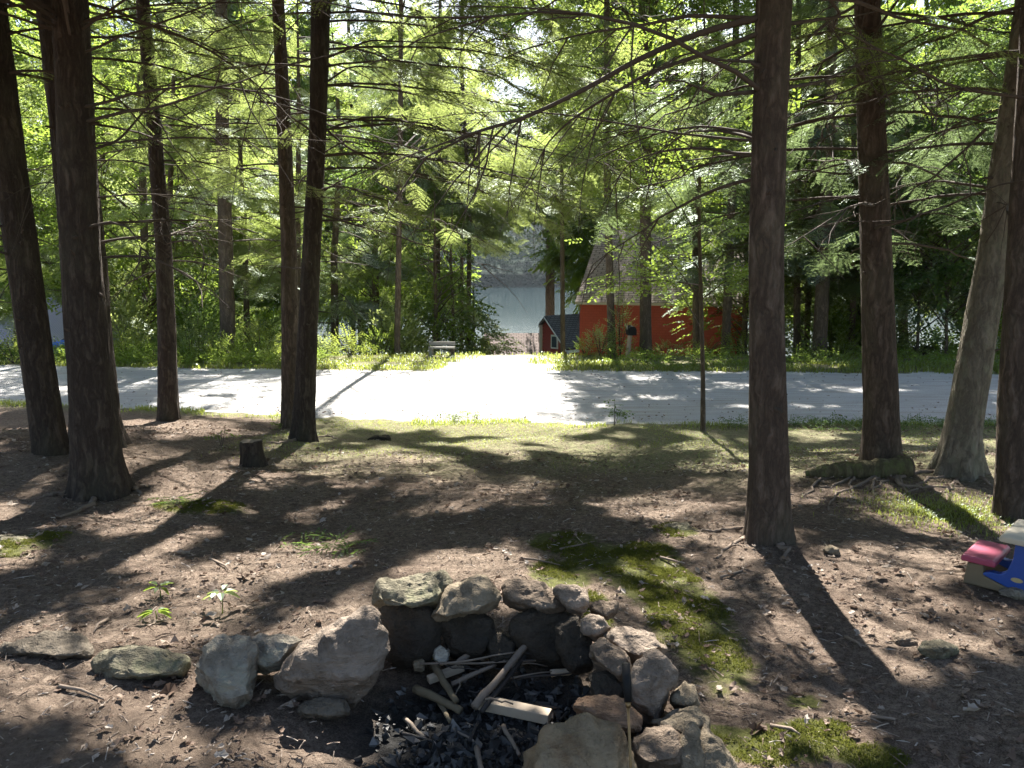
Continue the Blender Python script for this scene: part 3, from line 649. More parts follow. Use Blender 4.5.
# visible low boughs with needles (near) -------------------------------------------------
def bough(t, z, az, L, rise=.1, droop=.35, dens=1.0, size=1.0, r0=.015, wood=True, start=.25):
    """one long limb of a hemlock: wood plus flat drooping sprays on both sides"""
    a = axis_at(t, z); h = np.array([math.sin(az), math.cos(az), 0]); n = 10; pts = []
    w = rng.normal(0, .04*L, (n+1, 2)); w[0] = 0
    for i in range(n+1):
        s = i/n; pts.append(a+h*L*s+np.array([w[i][0]*s, w[i][1]*s, rise*L*s-droop*L*s*s]))
    pts = np.array(pts); cr = t['crown']
    if wood: cr.wood(pts, np.linspace(r0, .004, n+1), 5)
    m_ = int(L/.085*dens)
    for k in range(m_):
        s = start+(1-start)*(k+rng.random())/m_; p = np.array([np.interp(s, np.linspace(0, 1, n+1), pts[:, i]) for i in range(3)])
        sd = 1 if k % 2 else -1; an = az+sd*R(rng.uniform(30, 75)); d = np.array([math.sin(an), math.cos(an), rng.uniform(-.75, -.1)])
        side = rng.uniform(0, .55)*(1-s*.5)*L*.28
        q = p+np.array([math.sin(az+sd*1.1), math.cos(az+sd*1.1), -.25])*side
        if side > .12: cr.wood([p, (p+q)/2+np.array([0, 0, .02]), q, q+d*.25], [.006, .005, .004, .002], 3)
        cr.spray(q, d, size*rng.uniform(.65, 1.15))
B = bough
# twin trunk: the big drooping boughs that reach right over the road view
for (z, az, L, dn) in [(2.35,60,2.3,.8),(2.75,78,2.9,1),(2.9,100,2.7,1),(3.15,48,2.8,1),(3.3,84,3.1,1.1),(3.7,70,3.0,1.1),(3.9,105,2.9,1.1),(4.2,40,2.8,1.1),(4.4,85,3.0,1.2),(2.5,140,1.8,.6),(4.7,62,3,1.2),(4.5,75,4.2,1.2),(4.1,88,4.4,1.2),(3.7,80,4.0,1.1),(3.2,95,4.0,1.0),(2.9,86,3.6,.9),(4.8,100,4.3,1.2),(4.6,110,3.6,1.2),(3.4,-60,2.2,.7),(3.9,-95,2.2,.8),(4.5,-75,2.4,.9)]:
    B(NEAR[5], z, R(az), L, .12, .32, dn, .8)
for (z, az, L, dn) in [(3.0,-80,1.8,.4),(3.5,-110,2.0,.5),(4.0,-70,2.2,.7),(4.4,60,2.0,.7),(4.7,-100,2.2,.8),(3.8,20,1.8,.6)]:
    B(NEAR[4], z, R(az), L, .1, .3, dn, .8)
for (z, az, L, dn) in [(3.1,80,1.8,.3),(3.6,60,2.0,.4),(4.1,100,2.1,.6),(4.6,-80,2.2,.7),(4.6,70,2.2,.7),(3.3,-70,1.8,.35),(5.0,20,2.0,.8),(5.0,130,2,.8)]:
    B(NEAR[3], z, R(az), L, .1, .3, dn, .8)
for ti in (0, 1, 2):
    for q in range(4):
        B(NEAR[ti], rng.uniform(2.7, 4.4), R(rng.uniform(20, 110)), rng.uniform(1.4, 2.2), .1, .3, .35, .75)
# lone trunk right of centre: near-bare boughs to the left, some needles out at their ends
for (z, az, L, dn) in [(3.7,-45,2.2,.2),(3.8,-80,2.4,.2),(3.3,40,2.0,.35),(3.1,75,1.7,.3)]:
    B(NEAR[6], z, R(az), L, .12, .3, dn, .75, start=.45)
for (z, az, L, dn) in [(2.2,-60,2.2,.5),(2.6,-85,2.4,.7),(2.9,-35,2.3,.8),(3.2,-75,2.5,.9),(3.6,-50,2.4,1),(2.5,60,2.0,.7),(2.9,85,2.2,.9),(3.3,45,2.4,1),(3.7,80,2.4,1),(2.0,20,1.8,.6),(3.1,10,2.2,.9),(1.8,75,1.5,.5),(3.8,-10,2.4,1)]:
    B(NEAR[7], z, R(az), L, .1, .32, dn, .8)
for (z, az, L, dn) in [(2.6,-70,2.0,.7),(3.0,-100,2.2,.9),(3.3,-40,2.2,.9),(3.6,-80,2.4,1),(2.2,-55,1.6,.6),(3.4,40,1.8,.8),(2.9,0,2.0,.8)]:
    B(NEAR[8], z, R(az), L, .1, .3, dn, .8)
for (z, az, L, dn) in [(3.0,-60,1.7,.5),(3.3,-20,1.8,.6)]:
    B(NEAR[9], z, R(az), L, .1, .3, dn, .75)

# dead bare branches, each its own part
rr = np.random.default_rng(77)
for i, t in enumerate(NEAR):
    nb = [7, 3, 9, 11, 6, 11, 9, 9, 3, 2][i]
    for k in range(nb):
        z = rr.uniform(1.5, 3.6) if i not in (6,) else rr.uniform(1.9, 3.1)
        az = rr.uniform(0, 2*math.pi) if i not in (6, 9) else rr.uniform(-2.6, .9)
        if t['y'] < 6 and abs(az) > 2.0: az *= .4
        a = axis_at(t, z); h = np.array([math.sin(az), math.cos(az), rr.uniform(-.05, .35)])
        L = rr.uniform(.9, 2.4)
        branch_obj(bare_branch(a+h*rad_at(t, z)*.5, h, L, rr.uniform(.008, .016), rr, rr.uniform(.1, .6), int(rr.integers(5, 11))), t['obj'], M['twig'])
for i, t in enumerate(NEAR):
    for k in range(7):
        z = rr.uniform(.7, 3.2); az = math.pi+rr.uniform(-1.5, 1.5); a = axis_at(t, z); r0 = rad_at(t, z); h = np.array([math.sin(az), math.cos(az), rr.uniform(-.1, .4)])
        p0 = a+h*r0*.85; l = rr.uniform(.02, .11); branch_obj([([p0, p0+h*l*.5, p0+h*l+rr.normal(0, .01, 3), p0+h*(l+.004)], [.014*rr.uniform(.8, 1.5), .011, .008, .002])], t['obj'], M['twig'], 'branch_stub', 7)
# the long arching limbs that read against the light, drawn from trunk to tip
def limb(ti, px, r0, tw=8, seed=1, dy=0.0):
    t = NEAR[ti]; q = np.random.default_rng(seed); n = len(px)
    pts = np.array([at(u, v, t['y']+dy*i/(n-1)) for i, (u, v) in enumerate(px)])
    s = np.linspace(0, 1, n); ss = np.linspace(0, 1, 22)
    pts = np.stack([np.interp(ss, s, pts[:, i]) for i in range(3)], 1)
    pts[1:-1] = (pts[:-2]+2*pts[1:-1]+pts[2:])/4
    tubes = [(pts, np.linspace(r0, r0*.2, 22))]
    for k in range(tw):
        i = q.integers(5, 21); d = pts[i]-pts[i-1]; d /= np.linalg.norm(d)
        tubes += bare_branch(pts[i], d*.6+q.normal(0, .3, 3)+np.array([0, 0, -.45]), q.uniform(.4, 1.0), r0*.32, q, .5, 3, .1)
    branch_obj(tubes, t['obj'], M['twig'])
limb(6, [(757,18),(700,32),(640,58),(580,92),(520,120),(480,130),(440,150),(420,160)], .021, 8, 1, -.1)
limb(6, [(757,34),(700,55),(650,72),(610,95),(570,120),(545,145),(540,165)], .015, 7, 2, .4)
limb(6, [(755,62),(720,60),(690,52),(640,75)], .010, 4, 3, -.3)
limb(6, [(753,92),(715,95),(695,86),(680,80)], .014, 4, 4, -.3)
limb(6, [(788,24),(830,18),(860,15),(890,8)], .012, 4, 5, .6)
limb(6, [(786,88),(820,82),(850,68),(880,55)], .012, 4, 6, .6)
limb(5, [(316,120),(350,150),(400,172),(440,182),(500,182),(560,186)], .015, 8, 7, .3)
limb(5, [(322,60),(370,40),(430,43),(480,42)], .015, 6, 8, .2)
limb(5, [(318,88),(350,66),(390,68),(440,95),(490,115)], .014, 8, 9, .2)
limb(5, [(308,195),(345,200),(380,215),(420,230),(460,231)], .014, 6, 10, .2)
limb(5, [(312,160),(345,140),(380,150),(425,160)], .012, 5, 11, .0)
limb(3, [(150,110),(180,118),(230,95),(280,92)], .009, 4, 12, .1)
limb(3, [(160,190),(185,170),(230,150),(300,95)], .008, 4, 13, -.2)
limb(3, [(158,150),(130,140),(110,120),(92,125)], .010, 4, 14, -.2)
limb(2, [(92,150),(120,140),(160,92),(230,60),(275,70)], .011, 5, 15, .5)
limb(2, [(86,70),(120,100),(165,150),(205,200)], .010, 5, 16, .3)
limb(7, [(862,100),(835,104),(800,100),(778,96)], .012, 3, 17, -.2)
limb(7, [(864,172),(840,174),(805,170),(785,172)], .012, 3, 18, -.3)
limb(7, [(880,60),(920,35),(960,18),(1010,4)], .010, 4, 19, -.2)
limb(7, [(864,195),(830,200),(790,212),(775,218)], .010, 4, 20, -.2)
limb(8, [(985,130),(965,150),(930,180),(890,200)], .014, 5, 21, -.2)
for i, t in enumerate(NEAR):
    lm = M[['hem_sun', 'hem_sun', 'hem', 'hem_sun', 'hem', 'hem_sun', 'hem_sun', 'hem_dark', 'hem_dark', 'hem'][i]]
    sh = t['sh']; ex = [('hem_cover', np.array([e[0] for e in sh]), np.array([e[1] for e in sh]), np.array([e[2] for e in sh]))] if sh else []
    t['crown'].build('hem_near', t['obj'], lm, M['twig'], 'spots', .35, ex, keep=gap_keep)
# exposed roots
def root(t, px, r0, seed):
    P = []
    for u, v in px:
        g = ground(u, v); P.append(g)
    P = np.array(P); s = np.linspace(0, 1, len(P)); ss = np.linspace(0, 1, 16)
    P = np.stack([np.interp(ss, s, P[:, i]) for i in range(3)], 1)
    q = np.random.default_rng(seed); P[:, :2] += q.normal(0, .012, (16, 2)); rad = np.linspace(r0, r0*.35, 16)
    P[:, 2] = H(P[:, 0], P[:, 1])+rad*.35+q.normal(0, .004, 16); P[-1, 2] -= rad[-1]
    branch_obj([(P, rad)], t['obj'], M['root'], 'root', 8)
for i, (a, px, r0) in enumerate([(7,[(875,470),(850,474),(820,480),(800,500)],.022),(7,[(885,472),(860,486),(840,492),(826,512)],.018),(7,[(865,468),(850,484),(852,505)],.016),(7,[(890,470),(900,485),(925,490),(960,486)],.022),(7,[(880,474),(872,490),(868,506)],.014),(7,[(862,472),(830,490),(805,482)],.016),(7,[(895,474),(915,500),(925,515)],.013),(8,[(945,472),(915,474),(890,480),(870,490)],.022),(8,[(950,474),(925,482),(905,495)],.016),(8,[(970,474),(985,482),(1000,492)],.02),(8,[(960,476),(950,490),(930,497)],.015),
        (6,[(755,538),(742,540),(728,548),(716,560)],.018),(6,[(775,542),(786,552),(790,566)],.016),(6,[(752,532),(735,530),(715,534),(690,532)],.014),(2,[(120,488),(132,490),(142,495)],.03),(2,[(80,490),(62,493),(40,497)],.03),(2,[(95,496),(90,506),(70,515),(45,520)],.025),(5,[(312,438),(330,436),(345,440)],.02),(5,[(296,440),(280,444),(265,443)],.025)]):
    root(NEAR[a], px, r0, 200+i)

# ------------------------------------------------------------------ trees across the road
print('far trees')
def far_tree(name, label, base, top, width_px, kind, crown, leafm, barkm='bark_far', z0=2.0, z1=12, Rr=3.0, dens=1.0, lod='mid', cull=True, group='trees across the road', seed=0, keep=True, tall=False):
    if keep and not tall: z1 = min(z1, (9.4 if base[0] < -2 else 10.2)+.1*(seed % 7))
    if base[0] < -2 and keep: dens *= .62
    g = np.asarray(base, float); g = np.array([g[0], g[1], float(H(g[0], g[1]))]); q = np.random.default_rng(seed+500)
    T = np.array(top, float)
    sh = OWN[seed]['sh'] if keep and seed in OWN else []
    if keep: hz = min(T[2], g[2]+z1+.7) if not sh else 16.0; T = g+(T-g)*(hz-g[2])/(T[2]-g[2])
    o = empty(name, g, label, 'tree', group)
    P = np.array([g-[0, 0, .1], g+(T-g)*.33+q.normal(0, .06, 3)*[1, 1, 0], g+(T-g)*.66+q.normal(0, .1, 3)*[1, 1, 0], T])
    r = width_px*depth(g)/F/2; rad = [r, r*.85, r*.6, r*.12]
    trunk_mesh(P, rad, o, M[barkm], 12, .35, .3, seed+90)
    t = dict(P=P, r=rad, crown=Crown(), obj=o); c = t['crown']; zb = g[2]
    if kind == 'hem':
        nb = int((z1-z0)/.17*dens)
        for k in range(nb):
            s = (k+q.random())/nb; z = zb+z0+(z1-z0)*s; L = Rr*(1-s*.8)**.8*q.uniform(.55, 1.1); az = q.uniform(0, 6.283)
            a = np.array([np.interp(z, P[:, 2], P[:, i]) for i in range(3)]); h = np.array([math.sin(az), math.cos(az), 0])
            ris = q.uniform(.0, .25); dr = q.uniform(.2, .5); pts = np.array([a+h*L*e+np.array([0, 0, ris*L*e-dr*L*e*e]) for e in np.linspace(0, 1, 5)])
            c.wood(pts, np.linspace(.025, .005, 5), 3)
            m_ = max(5, int(L/.11))
            for j in range(m_):
                e = .22+.78*(j+q.random())/m_; p = np.array([np.interp(e, np.linspace(0, 1, 5), pts[:, i]) for i in range(3)])
                sd = 1 if j % 2 else -1; an = az+sd*R(q.uniform(20, 80)); d = np.array([math.sin(an), math.cos(an), q.uniform(-.8, -.05)])
                off = q.uniform(0, .35)*L*(1-e*.6)
                c.spray(p+np.array([math.sin(az+sd*1.2), math.cos(az+sd*1.2), -.2])*off, d, q.uniform(.7, 1.2))
    else:
        nc = int(56*dens*(Rr/2.5)**1.5)
        for k in range(nc):
            s = q.random(); z = zb+z0+(z1-z0)*s; prof = math.sin(math.pi*min(1, (s*.85+.12)))**.6
            az = q.uniform(0, 6.283); rd = Rr*prof*q.uniform(.25, 1.0)**.6
            a = np.array([np.interp(z, P[:, 2], P[:, i]) for i in range(3)])
            p = a+np.array([math.sin(az)*rd, math.cos(az)*rd, q.uniform(-.2, .4)])
            lo = np.array([np.interp(max(zb+.6, z-rd*.7), P[:, 2], P[:, i]) for i in range(3)])
            c.wood([lo, (lo+p)/2+q.normal(0, .12, 3), p], [.03, .018, .006], 3)
            cs = q.uniform(.45, 1.0)
            for j in range(int(q.integers(12, 24))):
                e = q.normal(0, cs*.5, 3)*np.array([1, 1, .4]); d = e+h_dir(az)*.6+np.array([0, 0, q.uniform(-.5, .15)])
                c.spray(p+e, d/(np.linalg.norm(d)+1e-6), q.uniform(.7, 1.2))
    base_l = 'hem_' if kind == 'hem' else 'leaf_'; ex = []
    if sh:
        ex = [('hem_cover' if kind == 'hem' else 'leaf_far', np.array([e[0] for e in sh]), np.array([e[1] for e in sh]), np.array([e[2] for e in sh])*(1 if kind == 'hem' else .7))]
        for e in sh[::5]:
            a = np.array([np.interp(e[0][2]-.5, P[:, 2], P[:, i]) for i in range(3)]); c.wood([a, (a+e[0])/2+np.array([0, 0, .2]), e[0]], [.016, .009, .003], 3)
    c.build(base_l+lod, o, M[leafm], M['twig'], cull, .4, ex, keep=gap_keep if keep else None)
    return o
def h_dir(az): return np.array([math.sin(az), math.cos(az), 0])
def ft(u, y, u_top, name, label, w, kind, leafm, zt=13, **kw):
    b = at(u, 360, y); tp = at(u_top, 100, y); s = (zt-0)/(tp[2]+.9); dx = (tp[0]-b[0])*s
    g = (b[0], y); return far_tree(name, label, g, (b[0]+dx, y+rng.normal(0, .3), zt), w, kind, None, leafm, **kw)
for (u, y, ut, nm, lb, w, kd, lm, zt, kw) in FT: ft(u, y, ut, nm, lb, w, kd, lm, zt, **kw)
# rows behind, nearer the lake: shared crown shapes, each tree its own object
def proto(kind, leafm, seed, ht=20, z0=2.5, Rr=4.2):
    return far_tree('conifer_tree' if kind == 'hem' else 'maple_tree', 'x', (0, 0), (0, 0, ht), 1, kind, None, leafm, z0=z0, z1=ht, Rr=Rr, dens=1.25 if kind != 'hem' else 1.0, lod='far', cull=False, seed=seed, keep=False)
w0 = .36*F/depth(np.array([0, 0, float(H(0, 0))]))
def proto2(kind, leafm, seed, ht, z0, Rr):
    return far_tree('conifer_tree' if kind == 'hem' else 'maple_tree', 'tall tree', (0, 0), (.3, 0, ht), w0, kind, None, leafm, z0=z0, z1=ht-.2, Rr=Rr, dens=1.6 if kind != 'hem' else 1.0, lod='far', cull=False, seed=seed, keep=False)
PRO = {'a': proto2('leaf', 'leaf', 31, 15.5, 3.5, 3.8), 'b': proto2('leaf', 'leaf_pale', 32, 14.5, 3.2, 3.6), 'c': proto2('hem', 'hem_sun', 33, 16, 3.0, 3.8), 'd': proto2('leaf', 'leaf_dark', 34, 15, 3.0, 3.8)}
BACK = [('c',-8.2,43),('a',-12,42),('b',-16,44),('c',-21,43),('a',-26,44),('d',-18,50),('b',-23.5,51),('c',-31,48),('a',-11,52),('b',-37,52),('a',-7,53),('d',-29,54),
        ('a',5.6,44),('b',9,43),('c',12.5,42),('d',16.5,43),('a',21,42),('b',25.5,44),('c',19,50),('d',30,48),('a',12,52)]
used = set(); q = np.random.default_rng(9)
LBL = {('a',0):'tall bright green tree in the rows down to the lake, left of the driveway',('b',0):'tall pale green tree in the rows down to the lake, left of the driveway',('c',0):'tall soft green hemlock in the rows down to the lake, left of the driveway',('d',0):'tall deep green leafy tree in the rows down to the lake, left of the driveway',
       ('a',1):'tall bright green tree standing beyond the red house',('b',1):'tall pale green tree standing beyond the red house',('c',1):'tall soft green hemlock standing beyond the red house',('d',1):'tall deep green leafy tree standing beyond the red house'}
for k, x, y in BACK:
    src = PRO[k]
    if k in used:
        o = src.copy(); COL.objects.link(o)
        for ch in src.children:
            c = ch.copy(); COL.objects.link(c); c.parent = o
    else: o = src; used.add(k)
    x += q.normal(0, .4); y += q.normal(0, .4)
    o.location = (x, y, float(H(x, y))-.05); o.rotation_euler = (0, 0, q.uniform(0, 6.28)); s = q.uniform(.95, 1.2); o.scale = (s, s, s*q.uniform(1.2, 1.4))
    o['label'] = LBL[(k, int(x > 0))]; o['group'] = 'background trees, '+('left of the driveway' if x < 0 else 'beyond the red house')+' '+{'a':'bright','b':'pale','c':'hemlocks','d':'deep green'}[k]
    o['category'] = 'tree'

# sapling with lit leaves on the near road edge
print('plants')
def sapling():
    g = ground(703, 431); o = empty('maple_sapling', g, 'thin sapling with bright lit leaves at the near road edge before the red house', 'tree')
    y = g[1]; P = np.array([g-[0, 0, .05], at(703, 380, y), at(701, 300, y), at(699, 220, y), at(700, 150, y), at(705, 60, y), at(704, 0, y)])
    k = depth(g)/F
    trunk_mesh(P, [2.8*k, 2.3*k, 2.0*k, 1.7*k, 1.4*k, 1.1*k, .6*k], o, M['bark_far'], 8, .2, .1, 5)
    c = Crown(); r = np.random.default_rng(4)
    for (v0, pts) in [(330,[(680,290),(640,262),(606,236)]),(300,[(672,262),(640,232),(596,215)]),(270,[(660,225),(625,205),(588,208)]),(240,[(672,190),(640,168),(618,160)]),(250,[(722,232),(742,222),(760,225)]),(215,[(680,160),(655,140),(640,128)]),(285,[(660,280),(630,285),(604,282)]),(170,[(720,150),(745,140),(770,150)]),(190,[(670,170),(640,185),(612,190)]),(300,[(720,285),(735,275),(748,280)]),(120,[(680,100),(650,92),(625,100)]),(90,[(725,70),(750,60),(772,70)]),(140,[(730,120),(755,105),(780,110)]),(60,[(680,40),(660,30),(640,42)])]:
        a = np.array([np.interp(-v0, [-431,-380,-300,-220,-150,-60,0], P[:, i]) for i in range(3)]); dy = r.uniform(-.7, .7)
        pp = np.array([a]+[at(u, v, y+dy*(j+1)/3) for j, (u, v) in enumerate(pts)]); c.wood(pp, [.011, .008, .005, .002], 4)
        for j in range(54):
            s = r.uniform(.2, 1); p = np.array([np.interp(s, [0, .33, .66, 1], pp[:, i]) for i in range(3)])+r.normal(0, .13, 3)*[1, 1, .5]
            d = pp[-1]-pp[0]; d = d/np.linalg.norm(d)+r.normal(0, .5, 3)*[1, 1, .4]; d[2] -= .15
            c.spray(p, d, r.uniform(.45, .75))
    c.build('leaf_near', o, M['leaf'], M['twig'], False, .3)
sapling()
def shrub(name, label, x, y, w, h, leafm='shrub', kind='shrub', n=120, group='shrubs along the far roadside', seed=0, near=False, up=.5):
    g = np.array([x, y, float(H(x, y))]); o = empty(name, g, label, 'shrub' if name != 'fern' else 'fern', group); c = Crown(); r = np.random.default_rng(seed+900)
    for k in range(7):
        az = r.uniform(0, 6.28); c.wood([g-[0,0,.03], g+h_dir(az)*w*.2+[0, 0, h*.4], g+h_dir(az)*w*.4+[0, 0, h*.8]], [.012, .008, .003], 4)
    for k in range(n):
        d = r.normal(0, 1, 3); d[2] = abs(d[2]); d /= np.linalg.norm(d); f = r.uniform(.35, 1)**.6*(.8+.4*vnoise(np.array([d[0]*2+seed]), np.array([d[1]*2]))[0])
        p = g+d*np.array([w/2, w/2, h*.85])*f
        c.spray(p, d+np.array([0, 0, up])+r.normal(0, .4, 3), r.uniform(.6, 1.15)*(1 if h > .5 else .7))
    c.build(kind, o, M[leafm], M['twig'], False, .5, name='leaves'); return o
SH = [(350,19.6,1.0,.75,'round yellow-green bush left of the lawn across the road'),(382,21,1.0,.8,'round green bush beside the lawn, right one of the two bushes'),(322,19.4,.9,.6,'low bush seen just right of the twin trunks across the road'),
 (84,19.6,1.2,.45,'bushy clump on the verge beneath the grey shed'),(128,19.6,1.4,.6,'bushy clump on the verge below the shed gable'),(152,18.4,1.0,.6,'small shrub on the verge left of the slim bowed trunk'),(190,19.3,1.5,1.0,'leafy shrub on the verge right of the slim bowed trunk'),(215,18.7,1.1,.6,'low shrub in front of the thick grey trunk across the road'),(262,19.2,1.3,1.1,'tall thin shrub between the grey trunk and the twin trunks'),(240,18.6,1.2,.6,'low ferny shrub left of the twin trunks across the road'),
 (275,18.4,.9,.5,'small shrub at the verge touching the twin trunks outline'),(14,18.4,1.2,.7,'shrub across the road at the far left edge'),
 (600,19.9,.8,.9,'pale leafy shrub against the red wall left of the mailbox'),(585,20.3,.7,.5,'small weedy shrub at the left corner of the red house'),(668,20.4,1.0,.45,'low weeds before the red wall right of the mailbox'),(705,20.6,1.1,.5,'low weeds before the red wall behind the roadside sapling'),(745,20.6,1.2,.6,'low bush at the right corner of the red house'),(775,20.6,1.0,.5,'low bush just right of the lone conifer across the road'),(800,20.2,1.0,.4,'low weeds at the foot of the dark trunks across the road'),(842,20.8,1.1,.5,'weeds beside the broad leaning trunk across the road'),(900,20.3,1.2,.4,'weeds across the road right of the reddish conifer'),(985,20.0,1.3,.5,'dark weeds across the road right of the pale leaning tree'),(845,24,2.2,1.6,'yellow-green bush lit between the dark trunks across the road'),
 (415,25,.9,.6,'brownish shrub left of the timber bench'),(470,26,1.0,.6,'low shrub right of the timber bench'),(620,20.2,.6,1.7,'slender pale shrub climbing beside the thin leaning trunk')]
for i, (u, y, w, h, lb) in enumerate(SH):
    p = at(u, 360, y); shrub('shrub', lb, p[0], y, w, h, ['shrub', 'leaf', 'leaf_pale', 'shrub'][i % 4] if i not in (12, 25) else 'leaf_pale', n=int(110*max(.5, w*h)), seed=i)
r_u = np.random.default_rng(71)
for k in range(24):
    lf = k < 14; x = r_u.uniform(-13, -3.2) if lf else r_u.uniform(8.0, 15); y = r_u.uniform(21.5, 27.5); h_ = r_u.uniform(1.2, 2.3)
    if lf and -7.6 < x < -6.2: x -= 1.6
    shrub('shrub', 'leafy understory bush on the slope behind the far verge, '+('left of the driveway' if lf else 'right of the red house'), x, y, r_u.uniform(1.4, 2.2), h_, ['leaf', 'leaf_pale', 'leaf_dark'][k % 3], 'leaf_mid', n=int(75*h_), group='understory bushes '+('left of the driveway' if lf else 'right of the red house'), seed=200+k)
# weeds and seedlings near
def seedling(label, u, v, h, n, leafm, sc, seed, spread=.6, kind='leaf_near', cat='plant'):
    g = ground(u, v); o = empty('seedling', g, label, cat, 'small plants on the floor'); r = np.random.default_rng(seed)
    mb = []; c = Crown()
    for k in range(n):
        az = r.uniform(0, 6.28); hh = h*r.uniform(.6, 1); top = g+h_dir(az)*h*spread*r.uniform(.2, .8)+[0, 0, hh]
        c.wood([g-[0, 0, .02], (g+top)/2+[0, 0, .05*h], top], [.004, .003, .0015], 4)
        for j in range(3):
            s = r.uniform(.5, 1); c.spray(g+(top-g)*s, h_dir(az+r.normal(0, .8))+np.array([0, 0, r.uniform(-.2, .3)]), sc*r.uniform(.7, 1.1))
    c.build(kind, o, M[leafm], M['twig'], False, .3, name='leaves'); return o
seedling('dark leafed seedling at the near road edge right of centre', 614, 425, .42, 5, 'leaf_dark', .5, 1, .5)
seedling('bright weed clump at the near road edge in the centre', 452, 421, .17, 5, 'leaf', .42, 2, 1.0)
seedling('small bright weed right of the clump at the road edge', 473, 420, .19, 3, 'leaf', .42, 3, .7)
seedling('small lit weed left of the tree stump', 222, 447, .22, 3, 'leaf', .35, 4, .6)
seedling('lit weed at the foot of the twin trunks', 284, 431, .14, 3, 'leaf', .3, 5, .8)
# three flat whorled seedlings behind the left hearth stones
def whorl(label, u, v, h, n, ll, seed):
    g = ground(u, v); o = empty('seedling', g, label, 'plant', 'small plants on the floor'); r = np.random.default_rng(seed)
    b = MB(); b.tube([g-[0,0,.02], g+[0.005,0,h*.5], g+[0,0,h]], [.003,.0025,.002], 5); b.build('stem', M['shrub'], o, origin=None)
    o.children[0].data.transform(Matrix.Translation(-Vector(g)))
    V = []; T = []
    for i in range(n):
        az = i*2*math.pi/n+r.normal(0, .2); d = h_dir(az)+np.array([0, 0, r.uniform(-.25, .3)]); d /= np.linalg.norm(d); p = np.cross(d, [0, 0, 1]); p /= np.linalg.norm(p); up = np.cross(p, d)
        a = np.array([0, 0, h])+d*.015; l = ll*r.uniform(.75, 1.15); w = l*.42; bb = len(V)
        prof = [(0, .02), (.2, .6), (.45, 1), (.7, .7), (1, .02)]
        for t, ww in prof:
            c = a+d*l*t-np.array([0, 0, .25*l*t*t])
            V += [c+p*w*ww*.5+up*.006*ww, c-up*.004, c-p*w*ww*.5+up*.006*ww]
        for k in range(4):
            for s in (0, 1):
                x = bb+k*3+s; T += [(x, x+1, x+4), (x, x+4, x+3)]
    np_mesh('leaves', V, T, M['leaf_pale'] if seed == 1 else M['leaf'], o)
whorl('pale seven-leaved seedling, largest of the three behind the left stones', 222, 612, .11, 7, .085, 1)
whorl('green seedling with flat leaves, upper left of the three behind the left stones', 160, 598, .06, 6, .065, 2)
whorl('green seedling with flat leaves, lowest of the three behind the left stones', 156, 622, .05, 6, .062, 3)
def ferny(label, u, v, seed, n=9):
    g = ground(u, v); o = empty('fern', g, label, 'fern', 'ferns in the hollow'); c = Crown(); r = np.random.default_rng(seed)
    for k in range(n):
        az = r.uniform(0, 6.28); c.spray(g+[r.normal(0,.06), r.normal(0,.06), .03], h_dir(az)+np.array([0, 0, r.uniform(.05, .35)]), r.uniform(.25, .42))
    c.build('fern', o, M['leaf_dark'], M['twig'], False, .3, name='fronds')
ferny('low dark fern in the shaded hollow behind the fire pit', 345, 552, 1, 14); ferny('small fern left of the big flared trunk base', 175, 505, 2, 8); ferny('small fern in the hollow left of the pit', 300, 545, 3, 7)

# undergrowth and turf: too many blades to count
def on_ground(x, y): return np.stack([x, y, H(x, y)], 1)
def blades(name, x, y, hgt, wid, mat, lean=.5, label=None):
    n_ = len(x); P = on_ground(x, y); az = rng.uniform(0, 6.283, n_); hh = hgt*rng.uniform(.5, 1.3, n_); L = rng.uniform(.1, 1, n_)*lean
    d = np.stack([np.cos(az), np.sin(az), 0*az], 1); pz = np.stack([-np.sin(az), np.cos(az), 0*az], 1)*(wid*rng.uniform(.6, 1.3, n_))[:, None]
    up = np.array([0, 0, 1.])
    m1 = P+d*(hh*L*.3)[:, None]+up*(hh*.6)[:, None]; tp = P+d*(hh*L)[:, None]+up*(hh*(1-.25*L))[:, None]
    V = np.stack([P-pz*.5, P+pz*.5, m1-pz*.4, m1+pz*.4, tp], 1).reshape(-1, 3); b = np.arange(n_)[:, None]*5
    T = np.concatenate([b+np.array([0, 1, 3]), b+np.array([0, 3, 2]), b+np.array([2, 3, 4])])
    return tag(np_mesh(name, V, T, mat), label, None, None, 'stuff')
# near verge strip
k = 9000; x = rng.uniform(-9, 10, k); y = road_near(x)-.05-np.abs(rng.normal(0, .22, k)); s = vnoise(x*1.7, y*2.2, 71) > .5; blades('grass', x[s], y[s], .075, .010, M['grass'], .9, 'short grass along the near edge of the road')
k = 45000; x = rng.uniform(-3.2, 9, k); y = rng.uniform(6.4, 11.3, k); s = (vnoise(x*1.3, y*1.3, 72) > .5) & (rng.random(k) < sst(6.5, 11, y)); blades('thin_grass', x[s], y[s], .03, .005, M['grass'], 1.3, 'thin short grass on the bank below the road')
k = 4200; p = ground(948, 512); x = rng.normal(p[0], .3, k); y = rng.normal(p[1], .28, k); blades('grass_patch', x, y, .035, .004, M['grass'], 1.0, 'lit grass patch beside the right edge trunk')
k = 30000; x = rng.uniform(-17, 17, k); y = road_far(x)+.1+np.abs(rng.normal(0, 2.2, k)); s = (~((np.abs(x+.45-.05*(y-16.4)) < 1.4-.25*(y-17)+.8*(vnoise(x*2,y*2,5)-.5)) & (y < 21))) & (vnoise(x*1.1, y*1.1, 73) > .3); blades('verge_grass', x[s], y[s], .11, .022, M['grass'], .9, 'grass verge along the far edge of the road')
